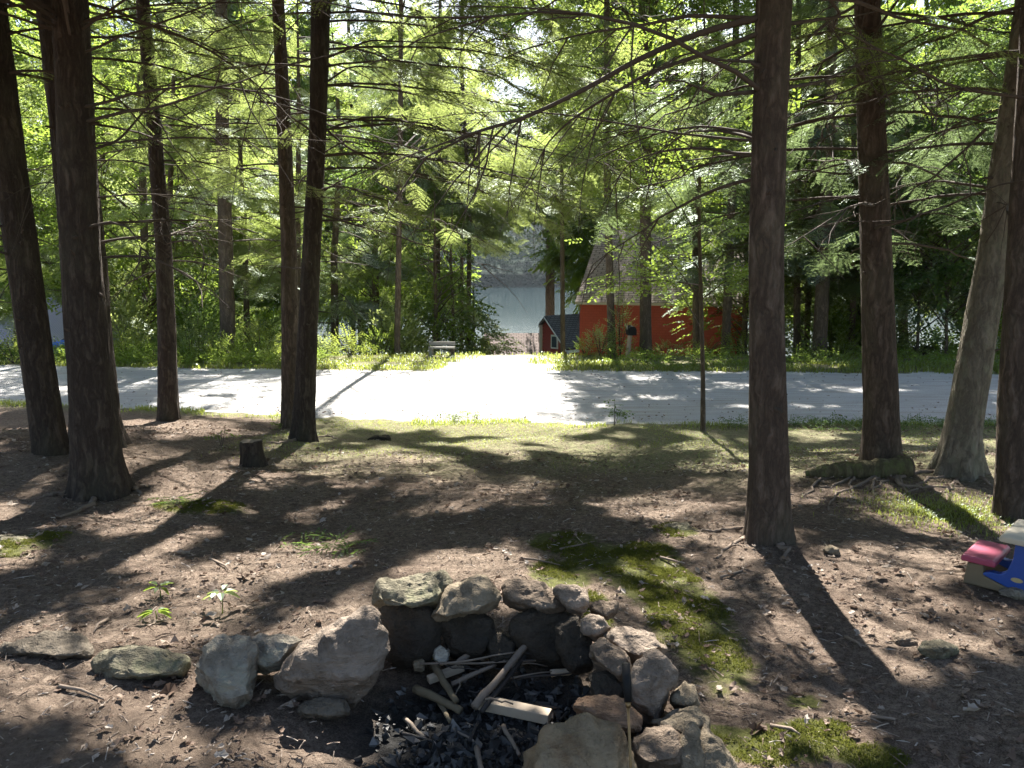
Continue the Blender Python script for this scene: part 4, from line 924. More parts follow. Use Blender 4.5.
# low leafy ground cover in the left verge and behind the trunks
k = 2600; x = np.concatenate([rng.uniform(-14, -4.6, 1700), rng.uniform(2.4, 15, 900)]); y = road_far(x)+.3+np.abs(rng.normal(0, 1.6, k)); P = on_ground(x, y); P[:, 2] += rng.uniform(.03, .28, k)
D = np.stack([rng.normal(0, 1, k), rng.normal(0, 1, k), rng.uniform(-.1, .8, k)], 1); V, T = scatter('shrub', P, D, rng.uniform(.6, 1.2, k), .5); tag(np_mesh('ground_cover', V, T, M['leaf']), 'leafy low plants along the far verge', None, None, 'stuff')
k = 700; x = rng.uniform(3.2, 9, k); y = road_near(x)-.15-np.abs(rng.normal(0, .3, k)); P = on_ground(x, y); P[:, 2] += rng.uniform(.01, .08, k)
D = np.stack([rng.normal(0, 1, k), rng.normal(0, 1, k), rng.uniform(-.1, .6, k)], 1); V, T = scatter('shrub', P, D, rng.uniform(.3, .6, k), .5); tag(np_mesh('ivy', V, T, M['leaf_dark']), 'dark low ivy along the near road edge behind the reddish conifer', None, None, 'stuff')
# moss
mx = []; my = []
for (cx, cy, rx_, ry_) in MOSS:
    k = int(11000*rx_*ry_/.12)+200; k = min(k, 26000); a = rng.uniform(0, 6.283, k); rr_ = np.sqrt(rng.random(k)); x = cx+np.cos(a)*rr_*rx_*1.0; y = cy+np.sin(a)*rr_*ry_*1.0
    s = fbm(x*7, y*7, 74, 3)+.35*(1-rr_)-.1*rng.random(len(x)) > .58; mx.append(x[s]); my.append(y[s])
blades('moss', np.concatenate(mx), np.concatenate(my), .013, .0035, M['moss'], 1.5, 'bright green moss on the slope beside the fire pit')

# leaf litter, needles and bits of twig
k = 15000; x = rng.uniform(-7, 7, k); y = 1.7+rng.random(k)**1.15*9.2; s = (vnoise(x*1.7, y*1.7, 75)*.8+.3*rng.random(k) > .42); x = x[s]; y = y[s]
s = ~((x > -3) & (x < 4) & (y > 8.5)) & ~(((x+.1)/.62)**2+((y-2.5)/.5)**2 < 1); x = x[s]; y = y[s]; k = len(x)
xr = rng.uniform(-9, 10, 1100); tr = rng.random(1100)**.5*rng.choice([0, 1], 1100); yr = np.where(rng.random(1100) < .5, road_near(xr)+rng.random(1100)**2*2.5, road_far(xr)-rng.random(1100)**2*2.5); x = np.r_[x, xr]; y = np.r_[y, yr]; k = len(x)
P = on_ground(x, y); P[:, 2] = np.where(y > 11, np.maximum(P[:, 2], -.68), P[:, 2])+rng.uniform(.004, .02, k); az = rng.uniform(0, 6.283, k); sz = rng.uniform(.010, .027, k)*(1+.7*(rng.random(k) < .08))
out = [(1, 0, .1), (.62, .36, .15), (.4, .66, .3), (.05, .55, .15), (-.4, .6, .28), (-.62, .3, .05), (-1, 0, .15), (-.62, -.3, .05), (-.4, -.6, .28), (.05, -.55, .15), (.4, -.66, .3), (.62, -.36, .15), (0, 0, -.05)]
tv = np.array(out)*[1, .8, 1]; tf = np.array([(i, (i+1) % 12, 12) for i in range(12)])
D = np.stack([np.cos(az), np.sin(az), rng.normal(0, .22, k)], 1); Bm = basis(D, rng.normal(0, .35, k)); tvv = tv[None]+rng.normal(0, .13, (k, 13, 3))
V = np.einsum('kij,knj->kni', Bm, tvv)*sz[:, None, None]+P[:, None, :]; T = (tf[None]+(np.arange(k)*13)[:, None, None]).reshape(-1, 3)
tag(np_mesh('leaf_litter', V.reshape(-1, 3), T, M['litter']), 'dry fallen leaves scattered over the forest floor', None, None, 'stuff')
k = 42000; x = rng.uniform(-6.5, 6.5, k); y = 1.8+rng.random(k)**1.4*8; s = ~(((x+.1)/.55)**2+((y-2.55)/.45)**2 < 1); x = x[s]; y = y[s]; k = len(x); P = on_ground(x, y)+[0, 0, .004]; az = rng.uniform(0, 6.283, k); l = rng.exponential(.016, k)+.010
d = np.stack([np.cos(az), np.sin(az), rng.normal(.02, .12, k)], 1)*l[:, None]; w_ = np.stack([-np.sin(az), np.cos(az), 0*az], 1)*(.0012+.0014*rng.random(k))[:, None]; up = np.array([0, 0, .004])
V = np.stack([P-w_, P+w_, P+d+w_, P+d-w_, P+d*.5+up+w_*0], 1).reshape(-1, 3); b = np.arange(k)[:, None]*5
T = np.concatenate([b+np.array([0, 1, 4]), b+np.array([1, 2, 4]), b+np.array([2, 3, 4]), b+np.array([3, 0, 4])])
tag(np_mesh('needle_litter', V, T, M['litter']), 'needles and bits of twig over the forest floor', None, None, 'stuff')
# fallen twigs lying about: each one its own
r = np.random.default_rng(321); tw_i = 0
for (u, v, du, dv, lb) in [(520,560,40,6,'fallen twig lying behind the fire pit'),(560,550,34,-8,'fallen twig on the moss edge behind the pit'),(108,620,-14,14,'curled pale twig left of the seedlings'),(845,640,16,10,'fallen twig in the long trunk shadow'),(720,580,22,-14,'fallen twig in the sunny patch before the lone conifer'),(770,730,30,10,'fallen twig on the moss at lower right'),(60,690,44,12,'fallen stick beside the dark flat stone at left'),(620,590,-12,24,'forked stick lying by the flat stone behind the pit'),(300,700,-20,10,'small stick before the leaning slab'),(660,560,30,6,'fallen twig across the mossy slope'),(210,560,18,12,'fallen twig under the left trunks'),(870,720,24,8,'fallen twig in the shade at lower right')]:
    a = ground(u, v); b2 = ground(u+du, v+dv); mid = (a+b2)/2+np.array([r.normal(0, .03), r.normal(0, .03), .015])
    o = MB().tube([a+[0,0,.008], mid, b2+[0,0,.008]], [.008, .006, .003], 6).build('twig', M['root'], None, True, origin=a); tag(o, lb, 'twig', 'twigs on the ground')

# ------------------------------------------------------------------ stones
print('stones')
def rock(label, uc, vc, y, w, h, D, mat, seed, rz=0, tilt=0, pitch=0, sharp=3.0, cut=.5, npts=26, group='stones of the fire pit', cat='stone', noise=.075, Z=None):
    c = at(uc, vc, y); k = depth(c)/F; W = w*k; hm = h*k; al = math.atan2(EYE-c[2], c[1])
    if Z is None: Z = max(.06, (hm-D*math.sin(al))/math.cos(al))
    r = np.random.default_rng(seed); pts = []
    for i in range(npts):
        d = r.normal(0, 1, 3); d /= np.linalg.norm(d); m_ = (np.abs(d)**sharp).sum()**(1/sharp); pts.append(d/m_*r.uniform(1-.35*cut, 1.02))
    bm_ = bmesh.new()
    for p in pts: bm_.verts.new(p)
    res = bmesh.ops.convex_hull(bm_, input=bm_.verts[:])
    junk = [g_ for g_ in res['geom_interior'] if isinstance(g_, bmesh.types.BMVert)]
    if junk: bmesh.ops.delete(bm_, geom=junk, context='VERTS')
    bmesh.ops.dissolve_limit(bm_, angle_limit=R(14), verts=bm_.verts[:], edges=bm_.edges[:])
    V = np.array([v_.co for v_ in bm_.verts]); mn, mx_ = V.min(0), V.max(0)
    for v_ in bm_.verts:
        for a in range(3): v_.co[a] = (v_.co[a]-mn[a])/(mx_[a]-mn[a])*2-1
    Sx = Matrix.Diagonal((W/2, D/2, Z/2, 1)); bm_.transform(Sx)
    sc = (W*D*Z)**(1/3)
    o = finish_rock(bm_, sc, label, mat, seed, c, group, cat, noise); o.rotation_euler = (R(pitch), R(tilt), R(rz)); return o
def rock_outline(label, px, y, D, mat, seed, lean=.5, group='stones of the fire pit', bulge=.5, noise=.07):
    """a stone from its outline: mid section leaning back, a front and a back bulge, hulled, bevelled and weathered"""
    px = np.array(px, float); uc, vc = px.mean(0); vb = px[:, 1].max(); ub = px[px[:, 1].argmax(), 0]
    if y is None: y = ground(ub, vb)[1]+.02
    r = np.random.default_rng(seed); pts = []
    hpx = max(1, vb-px[:, 1].min())
    for u, v in px:
        yy = y+lean*D*(vb-v)/hpx; pts.append(at(u, v, yy))
        uu, vv = uc+(u-uc)*(.62+.2*r.random()), vc+(v-vc)*(.62+.2*r.random())
        pts.append(at(uu, vv, yy-bulge*D*r.uniform(.35, .6)))
        uu, vv = uc+(u-uc)*(.6+.25*r.random()), vc+(v-vc)*(.5+.25*r.random())
        pts.append(at(uu, vv, yy+D*r.uniform(.4, .65))-np.array([0, 0, .25*D]))
    pts = np.array(pts); c = pts.mean(0); pts = pts-c
    bm_ = bmesh.new()
    for p in pts: bm_.verts.new(p)
    res = bmesh.ops.convex_hull(bm_, input=bm_.verts[:])
    junk = [g_ for g_ in res['geom_interior'] if isinstance(g_, bmesh.types.BMVert)]
    if junk: bmesh.ops.delete(bm_, geom=junk, context='VERTS')
    loose = [v_ for v_ in bm_.verts if not v_.link_faces]
    if loose: bmesh.ops.delete(bm_, geom=loose, context='VERTS')
    bmesh.ops.dissolve_limit(bm_, angle_limit=R(16), verts=bm_.verts[:], edges=bm_.edges[:])
    ext = pts.max(0)-pts.min(0); sc = float(np.prod(np.maximum(ext, .03)))**(1/3)
    return finish_rock(bm_, sc, label, mat, seed, c, group, 'stone', noise)
def finish_rock(bm_, sc, label, mat, seed, c, group, cat, noise):
    bmesh.ops.bevel(bm_, geom=bm_.edges[:], offset=sc*.05, segments=2, affect='EDGES', profile=.5, clamp_overlap=True)
    bmesh.ops.triangulate(bm_, faces=bm_.faces[:])
    for it in range(7):
        E = [e for e in bm_.edges if e.calc_length() > sc*.065]
        if not E or len(bm_.verts) > 9000: break
        bmesh.ops.subdivide_edges(bm_, edges=E, cuts=1); bmesh.ops.triangulate(bm_, faces=[f for f in bm_.faces if len(f.verts) > 3])
    bmesh.ops.smooth_vert(bm_, verts=bm_.verts[:], factor=.4, use_axis_x=True, use_axis_y=True, use_axis_z=True)
    bm_.normal_update(); off = Vector((seed*3.1, seed*1.7, 0)); nrm = [v_.normal.copy() for v_ in bm_.verts]
    tl = Matrix.Rotation(R(12*((seed % 5)-2)), 3, 'Y')
    for v_, nn in zip(bm_.verts, nrm):
        p = v_.co/sc; t = tl@p
        lay = mnoise.noise(Vector((t.x*1.5, t.y*1.5, t.z*7))+off); lay = (abs(lay)**.6)*(1 if lay > 0 else -1)
        cell = mnoise.voronoi(p*2.6+off)[0]; chip = min(.35, cell[1]-cell[0])
        dsp = noise*(mnoise.fractal(p*1.7+off, 1.0, 2.0, 4)*.8+.30*lay+.40*mnoise.fractal(p*7+off, .7, 2, 4)+1.0*(chip-.2))
        v_.co += nn*dsp*sc
    me = bpy.data.meshes.new('stone'); bm_.to_mesh(me); bm_.free(); me.materials.append(M[mat])
    for p in me.polygons: p.use_smooth = True
    me.set_sharp_from_angle(angle=R(40))
    o = bpy.data.objects.new('stone', me); link(o); o.location = c
    return tag(o, label, cat, group)
RO = [
 ('dark flat stone at the far left end of the stone row',[(0,645),(23,640),(50,629),(77,630),(97,645),(93,659),(50,661),(0,657)],None,.22,'rock_dark2'),
 ('long greenish low boulder at the left of the row',[(91,666),(99,652),(127,645),(146,646),(171,651),(194,655),(189,668),(186,677),(142,683),(105,680)],None,.24,'rock_green'),
 ('big smooth slab leaning into the left side of the fire pit',[(271,676),(280,664),(305,638),(330,624),(367,605),(380,607),(389,641),(376,685),(357,709),(324,697),(280,694)],None,.26,'rock_mauve'),
 ('ridged oval stone leaning outward, with its end pointing at the viewer',[(191,666),(205,646),(224,635),(252,633),(260,640),(255,660),(256,690),(253,704),(236,712),(221,707),(205,693),(196,676)],None,.24,'rock_grey'),
 ('flat pale stone in sun, resting between the oval stone and the slab',[(236,657),(249,638),(264,632),(286,632),(305,640),(286,666),(267,674),(249,668)],2.74,.16,'rock_grey'),
 ('small flat dark stone lying in front of the leaning slab',[(296,707),(317,697),(346,697),(352,713),(330,719),(299,716)],None,.12,'rock_dark2'),
 ('sooty, shade-darkened stone under the greenish boulder at the back of the pit',[(374,600),(410,598),(438,608),(446,632),(430,664),(396,668),(372,640)],2.94,.2,'rock_dark'),
 ('sooty, shade-darkened stone at the back of the pit under the pointed slab',[(436,616),(462,606),(492,616),(498,634),(476,662),(446,654)],2.95,.2,'rock_dark'),
 ('sooty, shade-darkened stone at the back of the pit under the brown block',[(508,616),(540,604),(576,612),(586,640),(566,670),(528,660),(510,640)],2.92,.2,'rock_dark'),
 ('sooty, shade-darkened lump low in the back wall of the pit beneath the gap',[(482,634),(500,630),(518,640),(516,664),(492,666)],2.93,.14,'rock_dark'),
 ('wide boulder with greenish top at the back left of the pit',[(370,592),(383,579),(413,572),(448,570),(452,584),(440,605),(420,612),(390,612),(372,605)],3.0,.24,'rock_green'),
 ('flat pointed slab leaning on the back wall of the pit',[(426,619),(440,602),(450,582),(467,575),(487,575),(500,589),(502,600),(483,612),(463,620),(440,623)],2.96,.2,'rock'),
 ('brown angular block on the back wall, right of the pointed slab',[(501,586),(507,577),(547,582),(560,595),(567,612),(547,617),(517,607),(503,599)],2.98,.2,'rock_brown'),
 ('small rounded grey stone on top of the back wall',[(551,589),(557,583),(578,583),(588,590),(589,605),(583,614),(567,609),(557,599)],2.92,.13,'rock_mauve'),
 ('flat thin stone sticking out behind the right end of the back wall',[(588,600),(617,600),(619,609),(607,619),(590,612)],3.02,.14,'rock_brown'),
 ('dark stone under the small rounded grey one at the right rear of the ring',[(556,622),(580,613),(588,635),(596,672),(570,674),(553,645)],2.78,.2,'rock_dark'),
 ('small rounded mauve stone at the right rear corner of the ring',[(578,620),(590,611),(603,615),(613,627),(597,637),(583,636)],2.78,.14,'rock_mauve'),
 ('tilted sooty slab below the pale jagged stone on the right wall',[(588,644),(603,634),(630,657),(636,675),(622,684),(603,672),(588,657)],2.60,.18,'rock_brown'),
 ('pale jagged stone lying in sun on the right wall',[(603,634),(623,627),(653,630),(668,649),(660,654),(640,662),(623,655),(608,644)],2.70,.2,'rock_mauve'),
 ('broad grey block standing on the right wall, sunlit face towards the pit',[(630,667),(652,650),(668,652),(678,672),(673,692),(655,725),(640,712),(628,692)],2.46,.2,'rock_mauve'),
 ('dark stone low inside the right wall beside the charred log',[(588,675),(617,670),(630,689),(622,704),(592,700)],2.56,.18,'rock_dark'),
 ('rusty wedge stone beside the poker in the front right of the ring',[(570,704),(587,694),(620,694),(645,719),(642,732),(613,732),(584,718)],2.34,.2,'rock_rust2'),
 ('grey angular stone outside the broad block on the right wall',[(668,700),(683,677),(697,685),(700,703),(683,710)],2.5,.18,'rock'),
 ('huge flat pale boulder at the bottom edge left of the poker',[(516,775),(525,752),(547,725),(580,712),(623,725),(635,742),(640,785),(573,805),(518,795)],2.04,.3,'rock_rust'),
 ('dark red-brown stone at the lower right, under the broad block',[(628,738),(650,724),(674,725),(689,747),(682,766),(647,772),(630,760)],2.2,.22,'rock_brown'),
 ('broken stone with jagged pale edge at the lower right of the ring',[(676,750),(684,722),(696,720),(703,745),(704,775),(678,780)],2.2,.16,'rock'),
 ('big sandy stone at the outer bottom right of the ring',[(690,738),(704,721),(722,738),(736,762),(738,785),(695,788)],2.24,.22,'rock'),
 ('sandy stone low behind the jagged one in the right wall',[(650,723),(672,710),(696,702),(711,720),(700,742),(668,738)],2.36,.24,'rock'),
 ('white lump of stone lying in the ashes at the back left',[(432,650),(441,644),(450,650),(449,663),(440,667),(433,660)],None,.06,'rock_white'),
 ('small tan stone lying in the ashes near the leaning slab',[(411,658),(416,655),(425,661),(424,671),(414,671)],None,.05,'rock'),
]
M['rock_dark2'] = rock_mat('fieldstone_dim', (.10, .085, .07), (.15, .13, .11), (.20, .175, .15)); M['rock_white'] = rock_mat('white_stone', (.42, .40, .36), (.52, .50, .46), (.58, .56, .52))
M['rock_rust2'] = rock_mat('fieldstone_russet', (.16, .095, .06), (.22, .15, .11), (.27, .21, .16))
for i, (lb, px, y, D, mt) in enumerate(RO): rock_outline(lb, px, y, D, mt, 40+i)
g = ground(940, 655); rock('long wedge of mossy stone half sunk in the dirt at right', 941, 650, g[1], 58, 26, .10, 'rock_green', 91, 34, 14, 0, group='loose stones')
g = ground(904, 643); rock('small brown stone beside the sunken wedge stone', 904, 640, g[1], 28, 14, .10, 'rock_brown', 92, 10, 0, 0, group='loose stones')
g = ground(832, 553); rock('little pale stone behind the long trunk shadow', 831, 551, g[1], 16, 9, .07, 'rock', 93, 10, 0, 0, group='loose stones')
g = ground(676, 530); rock('moss rimmed stone sunk in the slope before the lone conifer', 676, 528, g[1], 34, 14, .2, 'rock_green', 94, 10, 0, 0, group='loose stones')
g = ground(378, 440); rock('small dark mound of stone on the grass below the road', 379, 440, g[1], 24, 12, .18, 'rock_dark', 95, 0, 0, 0, group='loose stones')
g = ground(1013, 597); rock('pale flat stone on the ground by the play table base', 1016, 592, g[1], 34, 14, .14, 'rock_grey', 96, 6, 0, 0, group='loose stones')
g = ground(20, 540); rock('pale flat stone on the ground at the left edge', 12, 541, g[1], 44, 14, .2, 'rock_green', 97, 6, 0, 0, group='loose stones')

# ------------------------------------------------------------------ firewood, charcoal, poker
M['wood_pale'] = plain('split_wood', (.36, .29, .215), .8, .3, 10, .4)
M['wood_grey'] = plain('weathered_stick', (.17, .135, .105), .85, .5, 14, .7)
M['wood_bark'] = plain('bark_stick', (.12, .095, .06), .9, .5, 18, .8)
M['wood_char'] = plain('charred_wood', (.035, .03, .027), .7, .5, 18, .8)
def fp(u, v, up=.03):
    d = ray(u, v); t = 1.5
    while t < 9:
        p = d*t
        if EYE+p[2] < pitz(p[0], p[1])+up: break
        t += .01
    return np.array([p[0], p[1], EYE+p[2]])
def pitz(x, y): return float(H(x, y, False)-.10*math.exp(-(((x+.12)/.62)**2+((y-2.62)/.5)**2)**1.5))
STK = [((416,688),(461,711),11,.045,.05,'wood_bark','thick mossy log lying at the left of the fire'),
 ((433,663),(456,701),9,.06,.08,'wood_bark','bark covered stick slanting across the left of the fire'),
 ((440,654),(476,640),7,.10,.12,'wood_grey','grey stick at the back left of the fire'),
 ((456,664),(486,641),7,.10,.14,'wood_grey','grey stick behind the pale split board, pointing at the pointed slab'),
 ((474,707),(530,640),9,.07,.16,'wood_grey','long charred split stick across the middle of the fire'),
 ((482,712),(541,634),6,.06,.10,'wood_char','blackened stick lying beneath the long split stick'),
 ((451,685),(496,664),6,.06,.09,'wood_grey','short grey stick left of the long split stick'),
 ((420,664),(536,661),2.6,.10,.10,'wood_grey','thin straight twig across the back of the fire'),
 ((440,664),(521,652),2.6,.12,.13,'wood_grey','thin twig slanting over the back sticks'),
 ((470,646),(540,655),2.2,.13,.12,'wood_char','thin black twig at the back right of the fire'),
 ((396,648),(470,667),2.2,.07,.09,'wood_char','thin black twig at the back left of the fire'),
 ((551,673),(586,669),9,.06,.06,'wood_pale','sawn round log end lying at the right of the fire'),
 ((503,726),(519,755),5,.03,.03,'wood_grey','grey stick poking forward out of the ashes'),
 ((477,748),(482,775),6,.03,.03,'wood_grey','stick end at the bottom edge in front of the fire'),
 ((405,718),(424,738),5,.02,.02,'wood_grey','short stick left of the ashes'),
 ((438,700),(450,722),6,.03,.04,'wood_bark','short bark stick under the mossy log'),
 ((402,733),(432,741),4,.02,.02,'wood_char','charred twig at the front left of the ashes'),
 ((524,705),(560,708),5,.03,.03,'wood_char','black twig end beside the front board'),
 ((470,742),(478,722),4,.02,.03,'wood_char','short charred piece in the middle of the ashes'),
 ((448,726),(475,742),3,.02,.02,'wood_grey','thin curved twig in the front ashes'),
 ((512,668),(528,645),5,.09,.12,'wood_grey','short grey stick right of the long split stick')]
r = np.random.default_rng(8)
for (a, b2, th, za, zb, mt, lb) in STK:
    A = fp(*a, za); B2 = fp(*b2, zb); rad = th*2.55/F/2; n_ = 7
    pts = [A+(B2-A)*s+r.normal(0, .0016, 3) for s in np.linspace(0, 1, n_)]
    o = MB().tube(pts, [rad*q_ for q_ in np.linspace(1.05, .8, n_)*r.uniform(.9, 1.1, n_)], 8).build('stick', M[mt], None, True, origin=A); tag(o, lb, 'stick', 'sticks in the fire pit'); 
for k in range(16):
    u, v = r.uniform(430, 535), r.uniform(640, 700); an = r.uniform(-.6, .5) if k % 3 else r.uniform(.9, 2.2); l = r.uniform(28, 60)
    A = fp(u, v, r.uniform(.05, .12)); B2 = fp(u+l*math.cos(an), v-l*math.sin(an)*.6, r.uniform(.05, .14)); n_ = 6
    pts = [A+(B2-A)*q_+r.normal(0, .004, 3) for q_ in np.linspace(0, 1, n_)]
    o = MB().tube(pts, np.linspace(.0042, .0022, n_)*r.uniform(.7, 1.3), 6).build('twig', M['wood_grey' if k % 2 else 'wood_char'], None, True, origin=A); tag(o, 'thin dry twig lying across the sticks in the fire pit' if k % 2 else 'thin charred twig lying across the sticks in the fire pit', 'twig', 'dry twigs in the fire' if k % 2 else 'charred twigs in the fire')
def board(a, b2, za, zb, w, th, lb):
    A = fp(*a, za); B2 = fp(*b2, zb); d = Vector(B2-A); L = d.length; d.normalize(); y_ = Vector((0, 0, 1)).cross(d).normalized(); z_ = d.cross(y_)
    Mx = Matrix((d, y_, z_)).transposed(); o = MB().box((A+B2)/2, (L, w, th), M=Mx).build('board', M['wood_pale'], None, False, origin=A, bevel=.004); tag(o, lb, 'board', 'split boards in the fire pit')
board((480,702), (550,717), .05, .045, .05, .04, 'pale split board lying at the front of the fire'); board((428,680), (463,667), .05, .06, .03, .028, 'short pale split board at the left of the fire')
# charcoal
m, nt, out = nmat('charcoal'); n = N(nt); g_ = n('NewGeometry').outputs['Random Per Island']
n.finish(out, n.ramp(g_, [(0, (.012, .012, .012)), (.7, (.03, .029, .028)), (.9, (.06, .057, .054)), (1, (.13, .122, .115))]), .6, n.bump(n.noise(120, 4, n.coords()), .6, .003), .4); M['coal'] = m
k = 1700; x = rng.normal(-.03, .26, k); y = rng.normal(2.55, .24, k); s = (((x+.03)/.52)**2+((y-2.55)/.46)**2 < .75+.5*vnoise(x*9, y*9, 88)); x = x[s]; y = y[s]; k = len(x)
z = H(x, y, False)-.10*np.exp(-(((x+.12)/.62)**2+((y-2.62)/.5)**2)**1.5); P = np.stack([x, y, z+.008], 1)
tv = np.array([(1,0,0),(-1,0,0),(0,1,0),(0,-1,0),(0,0,1),(0,0,-1)], float)*[1.5, .9, .8]; tf = np.array([(0,2,4),(2,1,4),(1,3,4),(3,0,4),(2,0,5),(1,2,5),(3,1,5),(0,3,5)])
Bm = basis(rng.normal(0, 1, (k, 3)), rng.uniform(0, 6, k)); V = np.einsum('kij,knj->kni', Bm, tv[None]*rng.uniform(.5, 1.3, (k, 1, 3))+rng.normal(0, .28, (k, 6, 3)))*(.004+.02*rng.random(k)**2.2)[:, None, None]+P[:, None, :]
tag(np_mesh('charcoal', V.reshape(-1, 3), (tf[None]+(np.arange(k)*6)[:, None, None]).reshape(-1, 3), M['coal']), 'loose charcoal and ash in the fire pit', None, None, 'stuff')
# poker
M['handle'] = plain('black_plastic', (.012, .012, .012), .6, .2, 10, .05, .15); M['brass'] = plain('brass_rod', (.24, .16, .075), .45, .2, 12, .05, .5, .8)
a = at(626, 664, 2.18); b2 = at(628, 702, 2.12); c2 = at(633, 820, 1.96)
o = empty('fire_poker', c2, 'thin brass rod with black handle standing upright before the right wall', 'poker')
ob = MB().tube([b2-c2, (a-c2)*.5+(b2-c2)*.5, a-c2, a-c2+[0, 0, .004]], [.0115, .0135, .0125, .006], 14).build('handle', M['handle'], o, True)
MB().tube([np.zeros(3), b2-c2+(a-b2)*.1], [.0042, .0042], 10).build('rod', M['brass'], o, True); MB().tube([b2-c2-(a-b2)*.15, b2-c2+(a-b2)*.02], [.0075, .008], 12).build('ferrule', M['brass'], o, True)

# stump and fallen log
g = ground(254, 466); y = g[1]; k = depth(g)/F
o = empty('tree_stump', g, 'short cut tree stump left of the twin trunks', 'stump'); P = np.array([g-[0,0,.08], g+[0,0,.06], at(252, 452, y), at(251, 441, y)])
trunk_mesh(P, [13*k, 11.5*k, 10.5*k, 10.5*k], o, M['bark_dark'], 22, .5, .08, 7, rough=.08)
tp = P[-1]-g; th = np.arange(22)*2*math.pi/22; MB().add([tp+np.array([math.cos(q_)*10.2*k, math.sin(q_)*10.2*k, .006*math.sin(3*q_)]) for q_ in th]+[tp+np.array([0,0,.012])], [(i, (i+1) % 22, 22) for i in range(22)]).build('cut_face', plain('cut_wood', (.22, .17, .13), .9, .3, 20, .5), o)
a = ground(903, 470); b2 = ground(822, 470); y = a[1]-.12
P = np.array([at(908, 458, y), at(880, 458, y), at(855, 458, y), at(830, 460, y+.05), at(806, 467, y+.1)]); P[:, 2] = np.array([float(H(p[0], p[1]))+.045 for p in P]); k = depth(a)/F
o = empty('fallen_log', P[1], 'mossy fallen log lying against the foot of the reddish conifer', 'log')
M['log'] = bark_mat('mossy_log_bark', (.13, .11, .06), (.24, .22, .12), .8, (.14, .17, .05)); branch_obj([(np.stack([np.interp(np.linspace(0, 4, 20), range(5), P[:, i]) for i in range(3)], 1), np.interp(np.linspace(0, 4, 20), range(5), [12*k, 10.5*k, 10*k, 8*k, 3*k])*(1+.10*np.sin(np.arange(20)*1.7)+.07*np.sin(np.arange(20)*3.1)))], o, M['log'], 'log_body', 16)
MB().tube([P[0]-P[1]+[.0,0,0], P[0]-P[1]+[.02,0,0]], [11.8*k, 11*k], 16).build('end_face', plain('rotten_wood', (.10, .075, .05), .95, .4, 20, .6), o)

# ------------------------------------------------------------------ children's play table
print('table')
def play_table():
    s0 = ground(962, 586); o = empty('play_table', s0, 'childs plastic picnic table with red seat and blue sides at right edge', 'picnic table')
    rz = R(-45); o.rotation_euler = (0, 0, rz); o.scale = (.66, .66, .66)
    pk = dict(red=plain('red_plastic', (.33, .055, .105), .45, .1, 6, .08, .45), blue=plain('blue_plastic', (.02, .07, .30), .4, .12, 6, .08, .45), beige=plain('beige_plastic', (.48, .42, .32), .5, .1, 6, .1, .4), brown=plain('brown_plastic', (.17, .135, .085), .6, .2, 6, .15, .3), tan=plain('badge', (.42, .34, .17), .5, .05, 6, .05))
    def prism(prof, y0, y1, name, mat, bev=.012):
        n_ = len(prof); V = [(x, y0, z) for x, z in prof]+[(x, y1, z) for x, z in prof]
        Fs = [tuple(range(n_)), tuple(range(n_, 2*n_))[::-1]]+[(i, i+n_, (i+1) % n_+n_, (i+1) % n_) for i in range(n_)]
        bm_ = bmesh.new(); vs = [bm_.verts.new(v_) for v_ in V]
        for f in Fs: bm_.faces.new([vs[i] for i in f])
        bmesh.ops.recalc_face_normals(bm_, faces=bm_.faces[:])
        if bev: bmesh.ops.bevel(bm_, geom=bm_.edges[:], offset=bev, segments=2, affect='EDGES', profile=.5, clamp_overlap=True)
        me = bpy.data.meshes.new(name); bm_.to_mesh(me); bm_.free(); me.materials.append(pk[mat])
        ob = bpy.data.objects.new(name, me); link(ob, o)
        return ob
    W = .98
    def arc(cx, cz, r_, a0, a1, n_=7): return [(cx+r_*math.cos(R(a0+(a1-a0)*i/n_)), cz+r_*math.sin(R(a0+(a1-a0)*i/n_))) for i in range(n_+1)]
    for y0, y1 in ((.0, .06), (.36, .42)):
        lower = [(0, 0), (.02, .175), (.13, .185), (.14, .10), (.36, .03), (.62, .03), (W-.14, .10), (W-.13, .185), (W-.02, .175), (W, 0)]
        prism(lower, y0, y1, 'base_panel', 'brown')
        upper = [(.135, .105), (.135, .125)]+arc(.215, .225, .085, 250, 350, 7)+[(.32, .285), (.325, .415), (W-.325, .415), (W-.32, .285)]+arc(W-.215, .225, .085, 190, 290, 7)+[(W-.135, .125), (W-.135, .105), (.62, .034), (.36, .034)]
        prism(upper, y0-.006, y1+.006, 'side_panel', 'blue', .008)
    for x0, x1 in ((-.02, .215), (W-.215, W+.02)):
        prism([(x0, .188), (x0-.004, .22), (x0+.012, .243), (x1-.012, .243), (x1+.004, .22), (x1, .188)], -.03, .45, 'seat', 'red', .012)
    prism([(.235, .418), (.225, .44), (.24, .47), (W-.24, .47), (W-.225, .44), (W-.235, .418)], -.07, .49, 'table_top', 'beige', .012)
    V = [(.36+.04*math.cos(a), -.012, .13+.018*math.sin(a)) for a in np.linspace(0, 2*math.pi, 20, endpoint=False)]
    MB().add(V+[(x, -.004, z) for x, _, z in V], [tuple(range(20))]+[(i, (i+1) % 20, (i+1) % 20+20, i+20) for i in range(20)]).build('oval_badge', pk['tan'], o)
play_table()

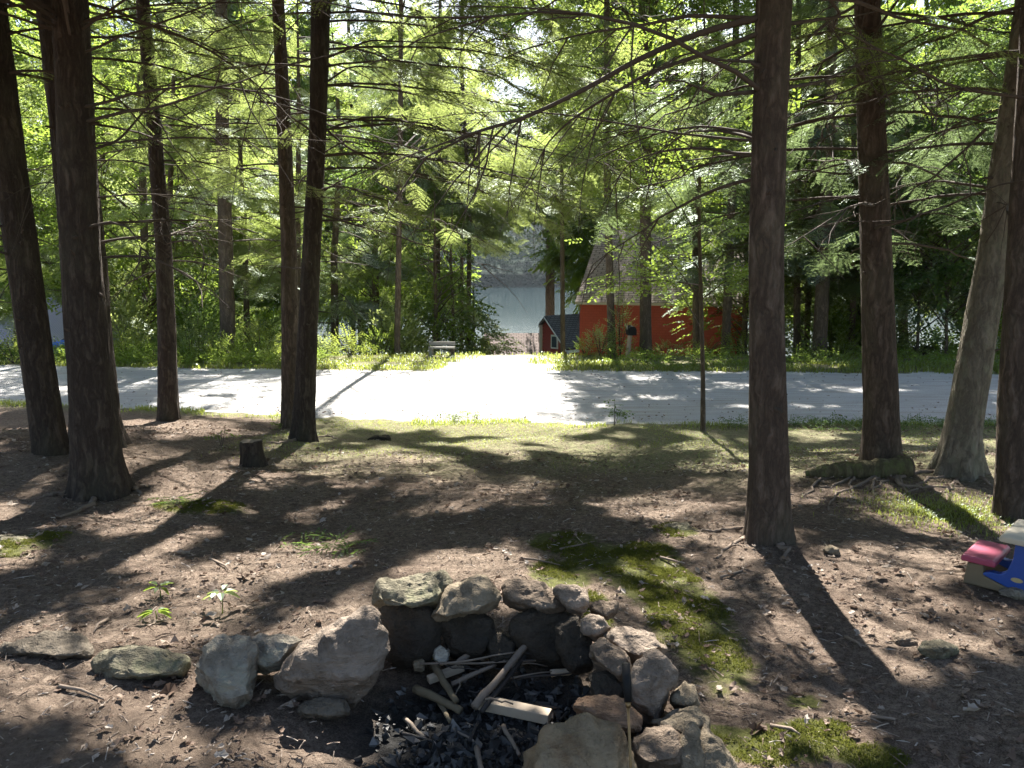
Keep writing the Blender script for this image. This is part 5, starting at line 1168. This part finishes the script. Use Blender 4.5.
# ------------------------------------------------------------------ houses and things across the road
print('houses')
def shingle(name, a, b_, sc=3.2):
    m, nt, out = nmat(name); n = N(nt); v = n.coords()
    br = n('TexBrick', {'Vector': n.coords((1, 1, 1), 'UV'), 'Color1': (*a, 1), 'Color2': (*b_, 1), 'Mortar': (a[0]*.3, a[1]*.3, a[2]*.3, 1), 'Scale': sc, 'Mortar Size': .03, 'Brick Width': .5, 'Row Height': .22, 'Bias': 0.0})
    c = n.mix(n.math('MULTIPLY', n.noise(1.5, 5, v), .5), br.outputs[0], tuple(q_*.6 for q_ in a))
    n.finish(out, c, .9, n.bump(br.outputs[1], .6, .03), .2); return m
def brickwall(name, a, b_):
    m, nt, out = nmat(name); n = N(nt); v = n.coords()
    br = n('TexBrick', {'Vector': n.coords((1, 1, 1), 'UV'), 'Color1': (*a, 1), 'Color2': (*b_, 1), 'Mortar': (a[0]*.6, a[1]*.6, a[2]*.6, 1), 'Scale': 2.4, 'Mortar Size': .012, 'Brick Width': .5, 'Row Height': .22})
    c = n.mix(n.math('MULTIPLY', n.noise(2.2, 5, v), .5), br.outputs[0], tuple(q_*.72 for q_ in a)); n.finish(out, c, .8, n.bump(br.outputs[1], -.4, .015), .3); return m
M['white'] = plain('white_trim', (.75, .74, .70), .6, .06, 6, .05); M['glass'] = plain('window_glass', (.06, .08, .10), .08, .2, 2, .02, .6)
class House:
    """local frame: ex along the eaves, ey to the back, at a corner; boards and roofs as slabs"""
    def __init__(s, name, loc, phi, label, cat): s.o = empty(name, loc, label, cat); s.o.rotation_euler = (0, 0, phi)
    def poly(s, name, V, mat, th=.12, parent=None):
        V = [Vector(v_) for v_ in V]; nn = (V[1]-V[0]).cross(V[2]-V[0]).normalized(); n_ = len(V)
        W = V+[v_-nn*th for v_ in V]; Fs = [tuple(range(n_)), tuple(range(n_, 2*n_))[::-1]]+[(i, i+n_, (i+1) % n_+n_, (i+1) % n_) for i in range(n_)]
        me = bpy.data.meshes.new(name); me.from_pydata(W, [], Fs); me.materials.append(mat)
        ux = (V[1]-V[0]).normalized(); uy = nn.cross(ux); uv = me.uv_layers.new(name='UVMap')
        for l in me.loops: p = me.vertices[l.vertex_index].co-V[0]; uv.data[l.index].uv = (p.dot(ux), p.dot(uy))
        me.update(); bm_ = bmesh.new(); bm_.from_mesh(me); bmesh.ops.recalc_face_normals(bm_, faces=bm_.faces[:]); bm_.to_mesh(me); bm_.free()
        o = bpy.data.objects.new(name, me); link(o, parent or s.o); return o
# big red house
yb = 28.0; x0 = at(580, 300, yb)[0]; x1 = at(737, 300, yb)[0]; ze = at(600, 298, yb)[2]; gz = float(H(2, yb))-.6
h = House('red_house', (x0, yb, gz), R(-18), 'large red walled house with brown shingle roof across the road', 'house'); L = 5.56; e = ze-gz
Mr = brickwall('red_block_wall', (.43, .085, .055), (.38, .072, .047)); Ms = shingle('brown_shingles', (.20, .16, .145), (.29, .245, .225), 1.6)
h.poly('wall', [(0, 0, 0), (L, 0, 0), (L, 0, e), (0, 0, e)], Mr, .2); h.poly('wall', [(0, .2, 0), (0, .2, e), (0, 4, e+2.45), (0, 7.8, e), (0, 7.8, 0)], Mr, .2); h.poly('wall', [(L-.2, .2, 0), (L-.2, 7.8, 0), (L-.2, 7.8, e), (L-.2, 4, e+2.45), (L-.2, .2, e)], Mr, .2)
h.poly('wall', [(L, 8, 0), (0, 8, 0), (0, 8, e), (L, 8, e)], Mr, .2)
h.poly('roof', [(-.1, -.35, e-.12), (L+.9, -.35, e-.12), (L+.9, 4, e+2.75), (-.1, 4, e+2.75)], Ms, .1); h.poly('roof', [(L+.9, 8.35, e-.12), (-.1, 8.35, e-.12), (-.1, 4.003, e+2.75), (L+.9, 4.003, e+2.75)], Ms, .1)
h.poly('fascia', [(-.1, -.37, e-.22), (L+.9, -.37, e-.22), (L+.9, -.37, e-.13), (-.1, -.37, e-.13)], plain('pale_fascia', (.40, .36, .31), .7, .1, 5, .1), .03)
h.poly('drainpipe', [(L+.03, -.10, .3), (L+.12, -.10, .3), (L+.12, -.10, e*.55), (L+.03, -.10, e*.55)], M['handle'], .08)
# small red cottage, gable to the left front
yc = 40.0; apx = at(548, 316, yc); fr = at(566, 343, yc-1.0); d = np.array([fr[0]-apx[0], fr[1]-apx[1]]); dw = np.linalg.norm(d); ang = math.atan2(d[1], d[0])
o_ = np.array([fr[0], fr[1], float(H(fr[0], fr[1]))-.4]); phi = ang+math.pi/2
h = House('red_cottage', o_, phi, 'small red cottage with dark roof and white window by the lake', 'house'); e = fr[2]-o_[2]; rg = apx[2]-o_[2]; L = 5.0
Mc = brickwall('red_siding', (.34, .06, .05), (.30, .052, .045)); Md = shingle('dark_shingles', (.13, .125, .125), (.18, .175, .175), 1.6)
h.poly('wall', [(0, 0, 0), (0, 0, e), (0, dw, rg-.08), (0, 1.2*dw, rg-.2*(rg-e)), (0, 1.2*dw, 0)], Mc, .15); h.poly('wall', [(.15, 0, 0), (L, 0, 0), (L, 0, e), (.15, 0, e)], Mc, .15)
h.poly('wall', [(L-.15, .15, 0), (L-.15, 1.2*dw, 0), (L-.15, 1.2*dw, rg-.2*(rg-e)), (L-.15, dw, rg-.1), (L-.15, .15, e)], Mc, .15); h.poly('wall', [(L, 1.2*dw+.15, 0), (0, 1.2*dw+.15, 0), (0, 1.2*dw+.15, rg-.25*(rg-e)), (L, 1.2*dw+.15, rg-.25*(rg-e))], Mc, .14)
sl = (rg-e)/dw
h.poly('roof', [(-.25, -.3, e-.3*sl+.03), (L+.2, -.3, e-.3*sl+.03), (L+.2, dw, rg+.03), (-.25, dw, rg+.03)], Md, .09); h.poly('roof', [(L+.2, 1.35*dw, rg-.35*dw*sl+.03), (-.25, 1.35*dw, rg-.35*dw*sl+.03), (-.25, dw+.003, rg+.03), (L+.2, dw+.003, rg+.03)], Md, .09)
h.poly('trim', [(-.27, -.3, e-.3*sl-.12), (-.27, dw, rg-.10), (-.27, dw, rg-.03), (-.27, -.3, e-.3*sl-.04)], M['white'], .04); h.poly('trim', [(-.25, -.33, e-.3*sl-.2), (L, -.33, e-.3*sl-.2), (L, -.33, e-.3*sl-.05), (-.25, -.33, e-.3*sl-.05)], M['white'], .03)
zc = at(557, 340, yc)[2]-o_[2]
wn = h.poly('window', [(-.04, dw*.42, zc-.42), (-.04, dw*.80, zc-.42), (-.04, dw*.80, zc+.30), (-.04, dw*.42, zc+.30)][::-1], M['white'], .05)
h.poly('pane', [(-.07, dw*.48, zc-.34), (-.07, dw*.74, zc-.34), (-.07, dw*.74, zc+.22), (-.07, dw*.48, zc+.22)][::-1], M['glass'], .02, wn)
# low roofed cabin with stove pipe
yl = 46.0; a = at(487, 333, yl+1.5); b2 = at(552, 333, yl+1.5); el = at(500, 353, yl-.3); gz = float(H(0, yl))-.5
h = House('lake_cabin', (a[0], yl, gz), 0, 'low cabin with pinkish brown roof below the driveway', 'cabin'); L = b2[0]-a[0]+2; e = el[2]-gz; rg = a[2]-gz
Mp = shingle('pinkish_shingles', (.34, .27, .25), (.40, .33, .31), 1.6); Mb = plain('brown_boards', (.14, .08, .06), .85, .2, 6, .3)
h.poly('wall', [(0, 0, 0), (L, 0, 0), (L, 0, e), (0, 0, e)], Mb, .15); h.poly('wall', [(0, .15, 0), (0, .15, e), (0, 1.5, rg-.1), (0, 2.85, e), (0, 2.85, 0)], Mb, .15); h.poly('wall', [(L-.15, .15, 0), (L-.15, 2.85, 0), (L-.15, 2.85, e), (L-.15, 1.5, rg-.1), (L-.15, .15, e)], Mb, .15); h.poly('wall', [(L, 3, 0), (0, 3, 0), (0, 3, e), (L, 3, e)], Mb, .15)
sl = (rg-e)/1.5
h.poly('roof', [(-.2, -.3, e-.3*sl), (L+.2, -.3, e-.3*sl), (L+.2, 1.5, rg), (-.2, 1.5, rg)], Mp, .08); h.poly('roof', [(L+.2, 3.3, e-.3*sl), (-.2, 3.3, e-.3*sl), (-.2, 1.503, rg), (L+.2, 1.503, rg)], Mp, .08)
# dark little gable dormer at its left
gl = at(487, 352, yl-.4); h.poly('dormer', [(-.3, -.6, e-.9), (.7, -.6, e-.9), (.2, -.6, rg-.25), (-.25, -.6, rg-.1)], Mb, .5)
M['steel'] = plain('grey_metal', (.42, .43, .44), .4, .12, 6, .1, .5, .6)
sp = at(541, 352, yl-.15); st = at(541, 327, yl-.15); b = MB(); b.tube([sp-[0,0,.4], st], [.11, .11], 12); b.tube([st-[0,0,.0], st+[0,0,.12], st+[0,0,.16]], [.17, .17, .05], 12); ob = b.build('stove_pipe', M['steel'], h.o); ob.data.transform(Matrix.Translation(-Vector(h.o.location)))
# grey shed with metal roof
ys = 30.0; ap = at(110, 303, ys); d = np.array([-.72, -.70]); dw = 2.3
fr = np.array([ap[0]+d[0]*dw, ap[1]+d[1]*dw]); o_ = np.array([fr[0], fr[1], float(H(fr[0], fr[1]))-.4]); rg = ap[2]-o_[2]; e = rg-1.6
ang = math.atan2(.70, -.72)  # eaves run to the left and back
def W_(s_, q_, z): # s_ along eaves, q_ towards the far side of the gable
    return (s_*math.cos(ang)-q_*d[0], s_*math.sin(ang)-q_*d[1], z)
h = House('metal_roof_shed', o_, 0, 'grey shed with corrugated metal roof behind the left trunks', 'shed')
m, nt, out = nmat('corrugated_roof'); n = N(nt); wv = n('TexWave', {'Vector': n.coords((1, 1, 1), 'UV'), 'Scale': 1.3}, wave_type='BANDS', bands_direction='X').outputs[1]
n.finish(out, n.ramp(wv, [(.3, (.13, .12, .14)), (.7, (.24, .225, .26))]), .6, n.bump(wv, .8, .04), .25, 0); Mm = m
Mg = plain('greenish_grey_wall', (.23, .25, .23), .8, .1, 4, .1); L = 9.5; sl = 1.6/dw
h.poly('wall', [W_(0, 0, 0), W_(0, 2*dw, 0), W_(0, 2*dw, e), W_(0, dw, rg-.1), W_(0, 0, e)], Mg, .12); h.poly('wall', [W_(L, 0, 0), W_(.12, 0, 0), W_(.12, 0, e), W_(L, 0, e)], Mg, .12); h.poly('wall', [W_(.12, 2*dw-.12, 0), W_(L, 2*dw-.12, 0), W_(L, 2*dw-.12, e), W_(.12, 2*dw-.12, e)], Mg, .1); h.poly('wall', [W_(L, 2*dw-.2, 0), W_(L, .12, 0), W_(L, .12, e), W_(L, dw, rg-.1), W_(L, 2*dw-.2, e)], Mg, .1)
h.poly('roof', [W_(L+.3, -.3, e-.3*sl), W_(-.3, -.3, e-.3*sl), W_(-.3, dw, rg), W_(L+.3, dw, rg)], Mm, .06); h.poly('roof', [W_(-.3, 2*dw+.3, e-.3*sl), W_(L+.3, 2*dw+.3, e-.3*sl), W_(L+.3, dw+.003, rg), W_(-.3, dw+.003, rg)], Mm, .06)
h.poly('rake_board', [W_(-.32, dw, rg-.22), W_(-.32, 2*dw+.3, e-.3*sl-.22), W_(-.32, 2*dw+.3, e-.3*sl-.02), W_(-.32, dw, rg-.02)], M['bark_dark'], .05)
# blue tarp over a dark boat beside the shed
g = at(60, 362, 25.0); g[2] = float(H(g[0], g[1]))
o = empty('covered_boat', g, 'dark low boat with a bright blue cover beside the grey shed', 'boat')
zt = at(60, 352, 25)[2]-g[2]; b = MB(); n_ = 12
hull = []; 
for i in range(n_+1):
    s = i/n_; w_ = .62*math.sin(math.pi*min(1, .12+s*.88))**.5; xx = -1.1+2.2*s
    hull += [(xx, -w_, zt), (xx, -w_*.6, zt-.42), (xx, w_*.6, zt-.42), (xx, w_, zt)]
Fs = [(i*4+j, i*4+j+1, (i+1)*4+j+1, (i+1)*4+j) for i in range(n_) for j in range(3)]+[(0, 1, 2, 3), tuple(n_*4+j for j in (3, 2, 1, 0))]
b.add(hull, Fs); b.build('hull', plain('navy_hull', (.02, .03, .06), .4, .2, 4, .1), o)
V = []; zb_ = zt
for i in range(15):
    for j in range(9):
        s = i/14*2-1; t_ = j/8*2-1; rr2 = max(0, 1-abs(s)**2.4)*max(0, 1-abs(t_)**2.6); V.append((s*.72, t_*.5, zb_+.02+.34*rr2**.5*(1+.12*math.sin(5*s+3*t_))))
Fs = [(i*9+j, (i+1)*9+j, (i+1)*9+j+1, i*9+j+1) for i in range(14) for j in range(8)]; MB().add(V, Fs).build('tarp', plain('blue_tarp', (.01, .10, .62), .5, .15, 5, .4), o, True)
MB().box((0, 0, (zt-.42)/2), (1.3, .5, max(.1, zt-.42))).build('cradle', M['bark_dark'], o)
# timber bench at the lawn edge
yb = 19.9; a = at(429, 357, yb); b2 = at(455, 354, yb); ga = np.array([(a[0]+b2[0])/2, yb, 0]); ga[2] = float(H(ga[0], ga[1])); L = b2[0]-a[0]
o = empty('timber_bench', ga, 'weathered grey timber bench at the edge of the lawn left of the driveway', 'bench'); M['timber'] = plain('weathered_timber', (.25, .24, .22), .9, .3, 10, .5)
for q_ in (-.12, .02): MB().box((0, q_, .24), (L, .11, .05)).build('seat_plank', M['timber'], o, bevel=.006)
MB().box((0, .12, .33), (L, .04, .10)).build('back_plank', M['timber'], o, bevel=.006)
for sx in (-1, 1): MB().box((sx*(L/2-.06), -.03, .09), (.10, .26, .25)).build('leg', M['bark_dark'] if sx > 0 else M['timber'], o, bevel=.006)
# mailbox
ym = 19.6; gb = at(627, 357, ym); tp = at(632, 333, ym); g = np.array([gb[0], ym, float(H(gb[0], ym))]); o = empty('mailbox', g, 'black mailbox on a leaning wooden post before the red house', 'mailbox')
pt = np.array([at(630, 334, ym)[0]-g[0], 0, at(630, 334, ym)[2]-g[2]]); MB().tube([(0, 0, -.1), pt], [.055, .055], 4).build('post', plain('post_wood', (.36, .29, .22), .9, .25, 10, .3), o)
V = []; w_ = .105
prof = [(-w_, 0), (w_, 0), (w_, .13)]+[(w_*math.cos(R(a_)), .13+w_*math.sin(R(a_))) for a_ in range(20, 180, 20)]+[(-w_, .13)]; n_ = len(prof)
base = pt+np.array([0.03, 0, -.02]); V = [(base[0]+x, base[1]-.22, base[2]+z) for x, z in prof]+[(base[0]+x, base[1]+.22, base[2]+z) for x, z in prof]
MB().add(V, [tuple(range(n_)), tuple(range(n_, 2*n_))[::-1]]+[(i, i+n_, (i+1) % n_+n_, (i+1) % n_) for i in range(n_)]).build('box', M['handle'], o)
MB().box(base+[-w_-.012, -.05, .2], (.012, .05, .12)).build('flag', plain('flag_grey', (.4, .38, .36), .6), o)
# white boat with dark blue window at right
yw = 30.0; g = at(1000, 358, yw); gz = float(H(g[0], yw)); g[2] = gz; o = empty('white_boat', g, 'white cabin boat with blue window seen between the two right trunks', 'boat'); bz = at(1000, 355, yw)[2]-gz; tz = at(1000, 342, yw)[2]-gz; rz_ = at(1000, 331, yw)[2]-gz
V = []
for i in range(11):
    s = i/10; w_ = 1.0*min(1, (s*2.2+.05))**.6; xx = -1.1+4.2*s; V += [(xx, -w_, tz), (xx, -w_*.55, bz), (xx, w_*.55, bz), (xx, w_, tz)]
Fs = [(i*4+j, i*4+j+1, (i+1)*4+j+1, (i+1)*4+j) for i in range(10) for j in range(4-1)]+[(i*4+3, i*4, i*4+4, i*4+7) for i in range(10)]+[(0, 1, 2, 3), (43, 42, 41, 40)]; MB().add(V, Fs).build('hull', M['white'], o)
MB().box((.8, 0, (tz+rz_)/2+.01), (2.2, 1.3, rz_-tz)).build('cabin', M['white'], o, bevel=.04); MB().box((.8, -.66, (tz+rz_)/2+.04), (1.9, .03, (rz_-tz)*.55)).build('window', plain('blue_window', (.02, .05, .22), .15, .2, 3, .05, .6), o)
MB().box((.8, -.0, rz_+.04), (2.5, 1.5, .06)).build('roof_panel', plain('dark_roof', (.05, .05, .06), .6), o); MB().box((0.8, 0, bz/2-.05), (1.6, .5, bz)).build('cradle', M['bark_dark'], o)
# brush pile
g = at(921, 360, 23.0); g[2] = float(H(g[0], g[1])); o = empty('brush_pile', g, 'low dark brush pile across the road between the reddish and pale trunks', 'brush pile'); r = np.random.default_rng(5); tb = []
for i in range(150):
    az = r.uniform(0, 6.28); c_ = g+np.array([r.normal(0, .33), r.normal(0, .25), 0]); c_[2] = float(H(c_[0], c_[1]))+r.uniform(0, .42)*max(.1, 1-((c_[0]-g[0])/.75)**2); dd = np.array([math.cos(az), math.sin(az), r.normal(0, .25)])*r.uniform(.15, .4); tb.append(([c_-dd, c_+r.normal(0, .03, 3), c_+dd], [.012, .016, .006]))
branch_obj(tb, o, M['bark_far'], 'sticks', 4)
# overhead wires along the road
wp = empty('utility_wires', (-40, 18.5, 5), 'two thin overhead wires above the far side of the road', 'wire')
for vv, nm in ((120, 'wire'), (147, 'wire')):
    zz = at(600, vv, 18.5)[2]; ob = MB().tube([np.array([x+40, 0, zz-5+.0004*(x)**2]) for x in np.linspace(-40, 45, 40)], .009, 5).build(nm, M['handle'], wp)

# ------------------------------------------------------------------ air
m = bpy.data.materials.new('haze'); m.use_nodes = True; nt = m.node_tree; nt.nodes.clear(); out = nt.nodes.new('ShaderNodeOutputMaterial')
pv = nt.nodes.new('ShaderNodeVolumePrincipled'); pv.inputs['Density'].default_value = HAZE; pv.inputs['Color'].default_value = (.80, .90, 1, 1); pv.inputs['Anisotropy'].default_value = .15
nt.links.new(pv.outputs[0], out.inputs['Volume'])
hz = MB().box((0, 370, 30), (1900, 880, 84)).build('haze', m); tag(hz, None, None, None, 'stuff')
# ------------------------------------------------------------------ camera, light, render settings
cam = bpy.data.cameras.new('camera'); co = bpy.data.objects.new('camera', cam); link(co)
cam.sensor_width = 36; cam.lens = F/1024*36; cam.clip_end = 3000; cam.clip_start = .05
co.location = (0, 0, EYE); co.rotation_euler = (math.pi/2-PITCH, 0, 0); SC.camera = co
sun = bpy.data.lights.new('sun', 'SUN'); sun.energy = 5.0; sun.angle = R(.5); sun.color = (1, .95, .87)
so = bpy.data.objects.new('sun', sun); link(so); so.rotation_euler = Vector(SDIR).to_track_quat('Z', 'Y').to_euler(); so.location = (0, 0, 30)
w = bpy.data.worlds.new('World'); SC.world = w; w.use_nodes = True; nt = w.node_tree
sky = nt.nodes.new('ShaderNodeTexSky'); sky.sky_type = 'NISHITA'; sky.sun_disc = False; sky.sun_elevation = SUN_EL; sky.sun_rotation = SUN_AZ; sky.air_density = 1.2; sky.dust_density = 2.0; sky.ozone_density = 1.0
bg = nt.nodes['Background']; nt.links.new(sky.outputs[0], bg.inputs[0]); bg.inputs[1].default_value = .05
SC.view_settings.view_transform = 'Standard'; SC.view_settings.look = 'None'; SC.view_settings.exposure = 2.35; SC.view_settings.gamma = 1
SC.render.engine = 'CYCLES'; cy = SC.cycles; cy.use_denoising = True; cy.max_bounces = 6; cy.diffuse_bounces = 3; cy.transmission_bounces = 4; cy.glossy_bounces = 2; cy.transparent_max_bounces = 4; cy.sample_clamp_indirect = 6
cy.use_adaptive_sampling = True; cy.adaptive_threshold = .02; cy.caustics_reflective = False; cy.caustics_refractive = False
try: cy.denoiser = 'OPENIMAGEDENOISE'
except Exception: pass
print('tris', sum(len(m_.polygons) for m_ in bpy.data.meshes)/1e6)
